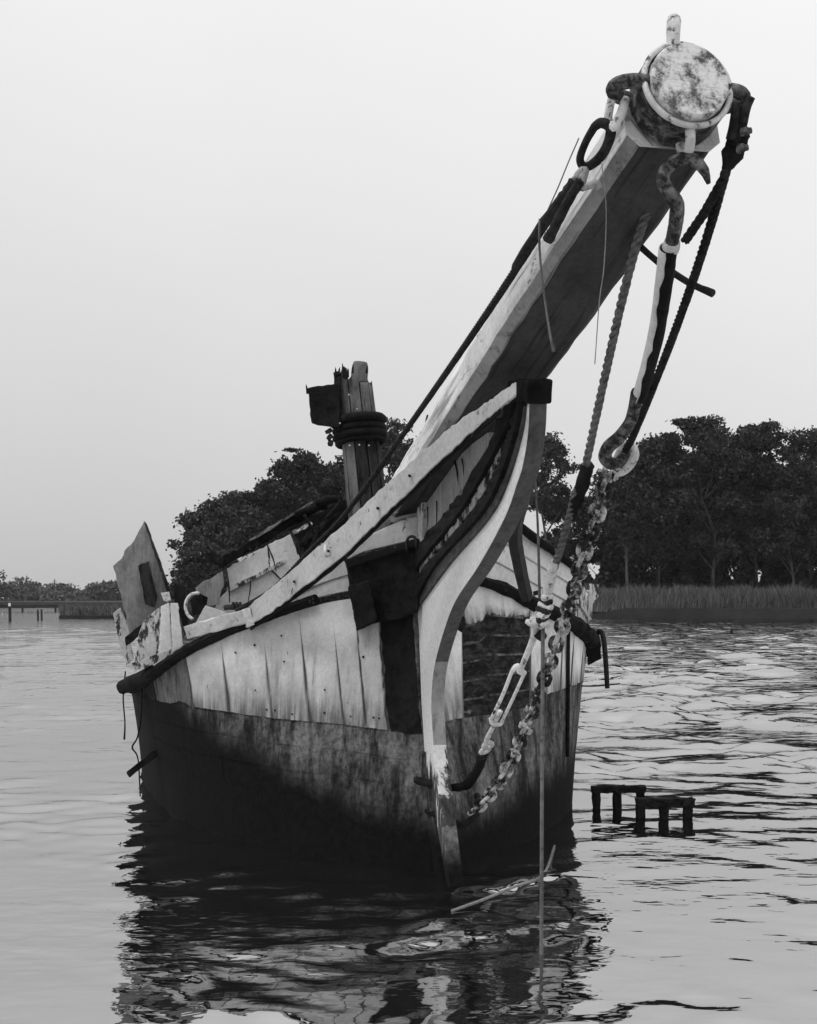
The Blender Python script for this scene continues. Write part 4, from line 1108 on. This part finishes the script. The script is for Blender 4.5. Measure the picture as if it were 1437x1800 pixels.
# hooked stay below the band
hk = empty('hooked_stay', P(1200, 300, 3.62), 'long iron hook and sleeved rod hanging from the bottom eye of the bowsprit band', 'stay')
px_tube('hook', [(1246, 322, 3.60, 4), (1238, 300, 3.61, 9), (1222, 283, 3.62, 11), (1198, 280, 3.63, 12), (1174, 295, 3.64, 12), (1166, 318, 3.65, 12), (1178, 340, 3.66, 13), (1190, 360, 3.68, 13), (1188, 395, 3.72, 13), (1180, 432, 3.76, 12)], M['iron_mixed'], hk, sub=6, rough=0.02, nseg=10)
px_tube('collar', [(1182, 424, 3.75, 14), (1180, 434, 3.77, 16), (1178, 442, 3.78, 15)], M['iron_white'], hk, sub=3, nseg=12)
sl = [(1176, 436, 3.77, 16), (1168, 500, 3.9, 15), (1158, 570, 4.08, 14), (1142, 640, 4.3, 13), (1124, 700, 4.5, 12)]
px_tube('sleeve', sl, M['tar'], hk, sub=6, rough=0.02, nseg=12)
# torn pale covering on its left half
path = catmull([P(*q[:3]) for q in sl], 8); T_, N_, B_ = frames(path)
rr = np.interp(np.linspace(0, 1, len(path)), np.linspace(0, 1, 5), [q[3]/F*q[2] for q in sl]) * 1.10
V_, Fc_ = [], []
for i in range(len(path)):
    left = nrm(np.array([-1, -0.35, 0.1]) - T_[i]*(np.array([-1, -0.35, 0.1]) @ T_[i])); oth = np.cross(T_[i], left)
    lim = 0.50 + 0.08*math.sin(i*0.45) + 0.05*math.sin(i*1.3 + 1) + RNG.normal(0, 0.02)
    for a_ in np.linspace(-lim*1.9, 1.5, 7):
        V_.append(path[i] + (left*math.cos(a_) + oth*math.sin(a_))*rr[i])
for i in range(len(path)-1):
    for j in range(6): Fc_.append((i*7+j, i*7+j+1, (i+1)*7+j+1, (i+1)*7+j))
cv = mk('torn_cover', V_, Fc_, M['white'], hk, smooth=True)
so = cv.modifiers.new('solid', 'SOLIDIFY'); so.thickness = 0.004
px_tube('lower_hook', [(1122, 690, 4.47, 13), (1116, 715, 4.55, 11), (1108, 742, 4.62, 11), (1090, 768, 4.7, 12), (1070, 786, 4.75, 12), (1064, 803, 4.78, 12), (1074, 815, 4.80, 11), (1088, 812, 4.82, 10), (1098, 798, 4.82, 8)], M['iron_mixed'], hk, sub=6, nseg=10)
px_tube('ring', [(1092, 792, 4.86, 8), (1108, 782, 4.84, 8), (1116, 800, 4.86, 8), (1104, 822, 4.9, 8), (1088, 830, 4.92, 8), (1084, 812, 4.9, 8), (1092, 792, 4.86, 8)], M['iron_white'], hk, sub=5)
px_tube('swivel', [(1088, 812, 4.90, 8), (1085, 835, 4.95, 9), (1082, 852, 4.98, 8)], M['iron'], hk, sub=3)

# chain
ch = empty('chain', P(868, 1398, 7.0), 'heavy white-painted chain hanging from the hooked stay down to the bow waterline', 'chain')
cpath = catmull([P(1078, 822, 4.92), P(1062, 862, 5.05), P(1046, 915, 5.2), P(1030, 962, 5.35), P(1014, 1020, 5.52), P(1000, 1070, 5.66), P(984, 1115, 5.8),
                 P(962, 1180, 6.0), P(938, 1245, 6.2), P(912, 1310, 6.42), P(886, 1362, 6.62), P(858, 1402, 6.8), P(825, 1432, 6.95)], 16)
seg = np.r_[0, np.cumsum(np.linalg.norm(np.diff(cpath, axis=0), axis=1))]
LW, WR = 0.0310, 0.0125    # half length of the straight part + radius, half width, wire radius
pth = []
hl = 0.0155
for a_ in np.linspace(-math.pi/2, math.pi/2, 7): pth.append((LW*math.sin(a_), hl + LW*math.cos(a_), 0))
for a_ in np.linspace(math.pi/2, 3*math.pi/2, 7): pth.append((LW*math.sin(a_), -hl + LW*math.cos(a_), 0))
pth = np.array(pth); nP = len(pth); Vl, Fl = [], []
for i in range(nP):
    tng = nrm(pth[(i+1) % nP] - pth[i-1]); nn = np.array([0, 0, 1.0]); bb = np.cross(tng, nn)
    for j in range(7):
        th = 2*math.pi*j/7; Vl.append(pth[i] + (nn*math.cos(th) + bb*math.sin(th))*WR)
for i in range(nP):
    for j in range(7): Fl.append((i*7+j, i*7+(j+1) % 7, ((i+1) % nP)*7+(j+1) % 7, ((i+1) % nP)*7+j))
lm = bpy.data.meshes.new('link'); lm.from_pydata([tuple(v) for v in Vl], [], Fl); lm.materials.append(M['chain'])
lm.polygons.foreach_set('use_smooth', np.ones(len(lm.polygons), dtype=bool)); lm.update()
pitch = 2*(hl + LW - WR) - 0.001
nl = int(seg[-1]/pitch)
for i in range(nl):
    s_ = (i + 0.5)*pitch
    c = np.array([np.interp(s_, seg, cpath[:, q]) for q in range(3)]); c2 = np.array([np.interp(min(seg[-1], s_ + 0.02), seg, cpath[:, q]) for q in range(3)])
    Tn = nrm(c2 - c) if np.linalg.norm(c2 - c) > 1e-6 else Tn
    A1 = nrm(np.cross(Tn, [0, 1, 0.2])); A2 = np.cross(Tn, A1)
    an = 0.5 + (math.pi/2 if i % 2 else 0) + random.gauss(0, 0.10)
    xv = A1*math.cos(an) + A2*math.sin(an); zv = np.cross(xv, Tn)
    o = bpy.data.objects.new('link', lm); COL.objects.link(o); o.parent = ch
    lo_ = c - ORG[ch.name]
    o.matrix_local = Matrix(((xv[0], Tn[0], zv[0], lo_[0]), (xv[1], Tn[1], zv[1], lo_[1]), (xv[2], Tn[2], zv[2], lo_[2]), (0, 0, 0, 1)))

px_tube('chain_plate', [(880, 1372, 6.72, 7), (862, 1396, 6.80, 8), (846, 1410, 6.88, 7), (838, 1398, 6.95, 6)], M['iron'], boat, sub=4, rough=0.06)
# second bobstay: laid rope, parcelling, rod and rigging screw, dark chain
bs = empty('rope_stay', P(1030, 820, 5.0), 'grey laid rope stay hanging under the bowsprit to a bundled lashing', 'rope')
laid_rope('rope', catmull([P(1150, 345, 4.05), P(1128, 400, 4.15), P(1098, 510, 4.35), P(1064, 660, 4.65), P(1036, 790, 4.92), P(1028, 825, 5.0)], 8), 0.018, 0.11, M['rope'], bs)
px_tube('parcelling', [(1034, 818, 4.98, 12), (1024, 850, 5.05, 13), (1012, 885, 5.12, 11), (1004, 912, 5.2, 8)], M['tar'], bs, sub=6, rough=0.09, nseg=10)
laid_rope('rope', catmull([P(1014, 860, 5.06), P(998, 920, 5.2), P(982, 975, 5.35), P(973, 1002, 5.42)], 6), 0.019, 0.11, M['rope'], bs)
px_tube('splice', [(976, 988, 5.38, 8), (968, 1012, 5.44, 10), (963, 1040, 5.5, 9), (960, 1060, 5.54, 9)], M['iron_white'], bs, sub=5, rough=0.1)
for i in range(7):
    a_ = i*0.9
    px_tube('lashing_turn', [(950 + 6*math.cos(a_), 1046 + 8*i, 5.52, 5), (958 + 9*math.sin(a_), 1052 + 8*i, 5.46, 6), (970 - 3*i*0.5, 1050 + 7*i, 5.50, 5)], M['iron'] if i % 2 else M['iron_white'], bs, sub=4, rough=0.12)
rs_ = empty('turnbuckle', P(880, 1230, 6.2), 'white-painted open-frame rigging screw with rod beside the dark bow patch', 'turnbuckle')
px_tube('rod', [(943, 1110, 5.66, 7), (932, 1138, 5.75, 6), (914, 1180, 5.92, 5)], M['iron_white'], rs_, sub=4)
px_tube('jaw', [(926, 1092, 5.62, 5), (938, 1096, 5.60, 8), (952, 1094, 5.60, 9), (966, 1100, 5.62, 6)], M['iron_white'], rs_, sub=4, rough=0.08)
px_tube('jaw', [(936, 1084, 5.62, 5), (942, 1100, 5.62, 7), (942, 1118, 5.66, 6)], M['iron_white'], rs_, sub=4)
px_tube('jaw_pin', [(944, 1112, 5.63, 9), (952, 1118, 5.63, 10), (958, 1116, 5.64, 6)], M['iron'], rs_, sub=3)
px_tube('end_yoke', [(900, 1180, 5.93, 4), (910, 1172, 5.92, 7), (916, 1180, 5.92, 7), (924, 1184, 5.93, 4)], M['iron_white'], rs_, sub=4)
px_tube('side_bar', [(901, 1178, 5.93, 3.5), (884, 1222, 6.08, 3.5), (864, 1264, 6.24, 3.5)], M['iron_white'], rs_, sub=4)
px_tube('side_bar', [(922, 1184, 5.95, 3.2), (902, 1228, 6.1, 3.2), (882, 1270, 6.25, 3.2)], M['iron_white'], rs_, sub=4)
px_tube('end_yoke', [(863, 1262, 6.24, 4), (866, 1272, 6.25, 4), (880, 1273, 6.25, 4), (883, 1266, 6.25, 4)], M['iron_white'], rs_, sub=3)
px_tube('screw', [(880, 1250, 6.22, 5), (868, 1276, 6.28, 4), (858, 1296, 6.36, 5), (853, 1312, 6.42, 5)], M['iron_white'], rs_, sub=4)
for q in range(3):
    V_, Fc_ = torus_arc(P(858 - 5*q, 1310 + 9*q, 6.42 + 0.05*q), nrm(np.array([1, 0.3, 0.3])), nrm(np.array([0.2*(-1)**q, 0.8, -0.6])), 0.028, 0.012, 0, 6.28, 16, 6)
    mk('end_link', V_, Fc_, M['iron_white'] if q < 2 else M['iron'], rs_, smooth=True)

# hanging lines
tag(px_tube('hanging_line', [(941, 720, 5.25, 1.6), (941, 830, 5.35, 1.7), (946, 930, 5.45, 2.2), (949, 1052, 5.50, 2.6)], M['rope'], None, sub=6),
    'thin line hanging from the bow timber head to the lashing', 'line')
tag(tube('hanging_line', [P(955, 1075, 5.5), P(954, 1250, 5.5), P(953, 1420, 5.5), P(952, 1700, 5.5)], 0.0095, M['rope'], None, sub=10),
    'thin line dropping from the lashing straight down into the water', 'line')
fl = [np.array([(px - CX)/F*(EW*F/(py - HY)), EW*F/(py - HY), WATER + 0.012]) for px, py in ((795, 1605), (850, 1585), (905, 1562), (955, 1541), (975, 1490))]  # pale cord laid on the surface to imitate a rope's reflection
tag(tube('reflection_line', fl, 0.009, M['cord'], None, sub=6), 'pale cord on the dark water standing in for a rope reflection', 'line')
tag(px_tube('loose_wire', [(1058, 285, 3.62, 1.0), (1066, 370, 3.62, 1.0), (1062, 470, 3.62, 1.0), (1054, 530, 3.62, 1.0), (1046, 640, 3.62, 0.9)], M['cord'], None, sub=6),
    'hair-thin pale wire hanging across the dark underside of the bowsprit', 'wire')
tag(px_tube('frayed_line', [(949, 385, 4.1, 2.2), (949, 440, 4.1, 2.2), (956, 510, 4.1, 1.8), (966, 580, 4.1, 2.2), (974, 618, 4.1, 3.2)], M['wood'], None, sub=6),
    'frayed cord hanging from the left shroud across the bowsprit side', 'cord')
tag(px_tube('hanging_string', [(221, 1180, 9.4, 1.2), (217, 1225, 9.4, 1.3), (220, 1270, 9.4, 1.2), (219, 1300, 9.4, 1.8)], M['tar'], None, sub=6), 'short dark string dangling from the left rail end', 'string')
tag(px_tube('hanging_string', [(250, 1205, 9.3, 1.4), (248, 1260, 9.3, 1.4), (242, 1296, 9.3, 1.4), (233, 1314, 9.28, 1.6), (243, 1334, 9.28, 1.2), (247, 1400, 9.3, 1.2)], M['tar'], None, sub=6), 'crooked dark string hanging along the hull edge above the jutting stick', 'string')
tag(px_tube('slack_line', [(1010, 1205, 9.6, 1.2), (1045, 1206, 9.6, 1.3), (1090, 1202, 9.7, 1.3)], M['tar'], None, sub=6), 'thin dark line stretching right from the hull above the water', 'line')
tag(px_tube('rail_rope', [(1000, 1090, 8.9, 3.5), (999, 1150, 8.9, 3.5), (999, 1230, 8.92, 3.5), (998, 1330, 8.95, 3.2)], M['tar'], None, sub=6), 'dark rope hanging down the right bow from the rail', 'rope')

# sunken ladder-like frames
def ladder(x0, x1, ytop, ywl, lab):
    d = EW*F/(ywl - HY)
    t = empty('sunken_frame', P((x0+x1)/2, ywl, d), lab, 'frame', 'sunken frames')
    beam('top_bar', P(x0, ytop, d), P(x1, ytop, d), 0.075, 0.058, M['tar'], t, (0, 1, 0), 10, 0.007, 0.008)
    for f_ in (0.09, 0.48, 0.90):
        px = x0 + (x1-x0)*f_
        beam('leg', P(px, ytop, d), P(px + 1, ywl + 45, d + 0.02), 0.062, 0.055, M['tar'], t, (1, 0, 0), 5, 0.006, 0.006)
ladder(1040, 1135, 1387, 1424, 'dark three-legged frame end sticking out of the water, nearer the hull')
ladder(1117, 1220, 1409, 1438, 'dark three-legged frame end sticking out of the water, farther from the hull')

# ------------------------------------------------------------------ damp air over the estuary
hz = mk('haze', [(x, y, z) for z in (-1.6, 26.0) for y in (-6.0, 980.0) for x in (-760.0, 760.0)],
        [(0, 2, 3, 1), (4, 5, 7, 6), (0, 1, 5, 4), (2, 6, 7, 3), (0, 4, 6, 2), (1, 3, 7, 5)], None)
hm = bpy.data.materials.new('haze_air'); hm.use_nodes = True
hm.node_tree.nodes.clear()
ho = hm.node_tree.nodes.new('ShaderNodeOutputMaterial'); hv = hm.node_tree.nodes.new('ShaderNodeVolumePrincipled')
hv.inputs['Color'].default_value = g(0.9); hv.inputs['Density'].default_value = 0.00016
hm.node_tree.links.new(hv.outputs[0], ho.inputs['Volume'])
hz.data.materials.clear(); hz.data.materials.append(hm)
tag(hz, 'thin pale haze over the estuary', kind='stuff')
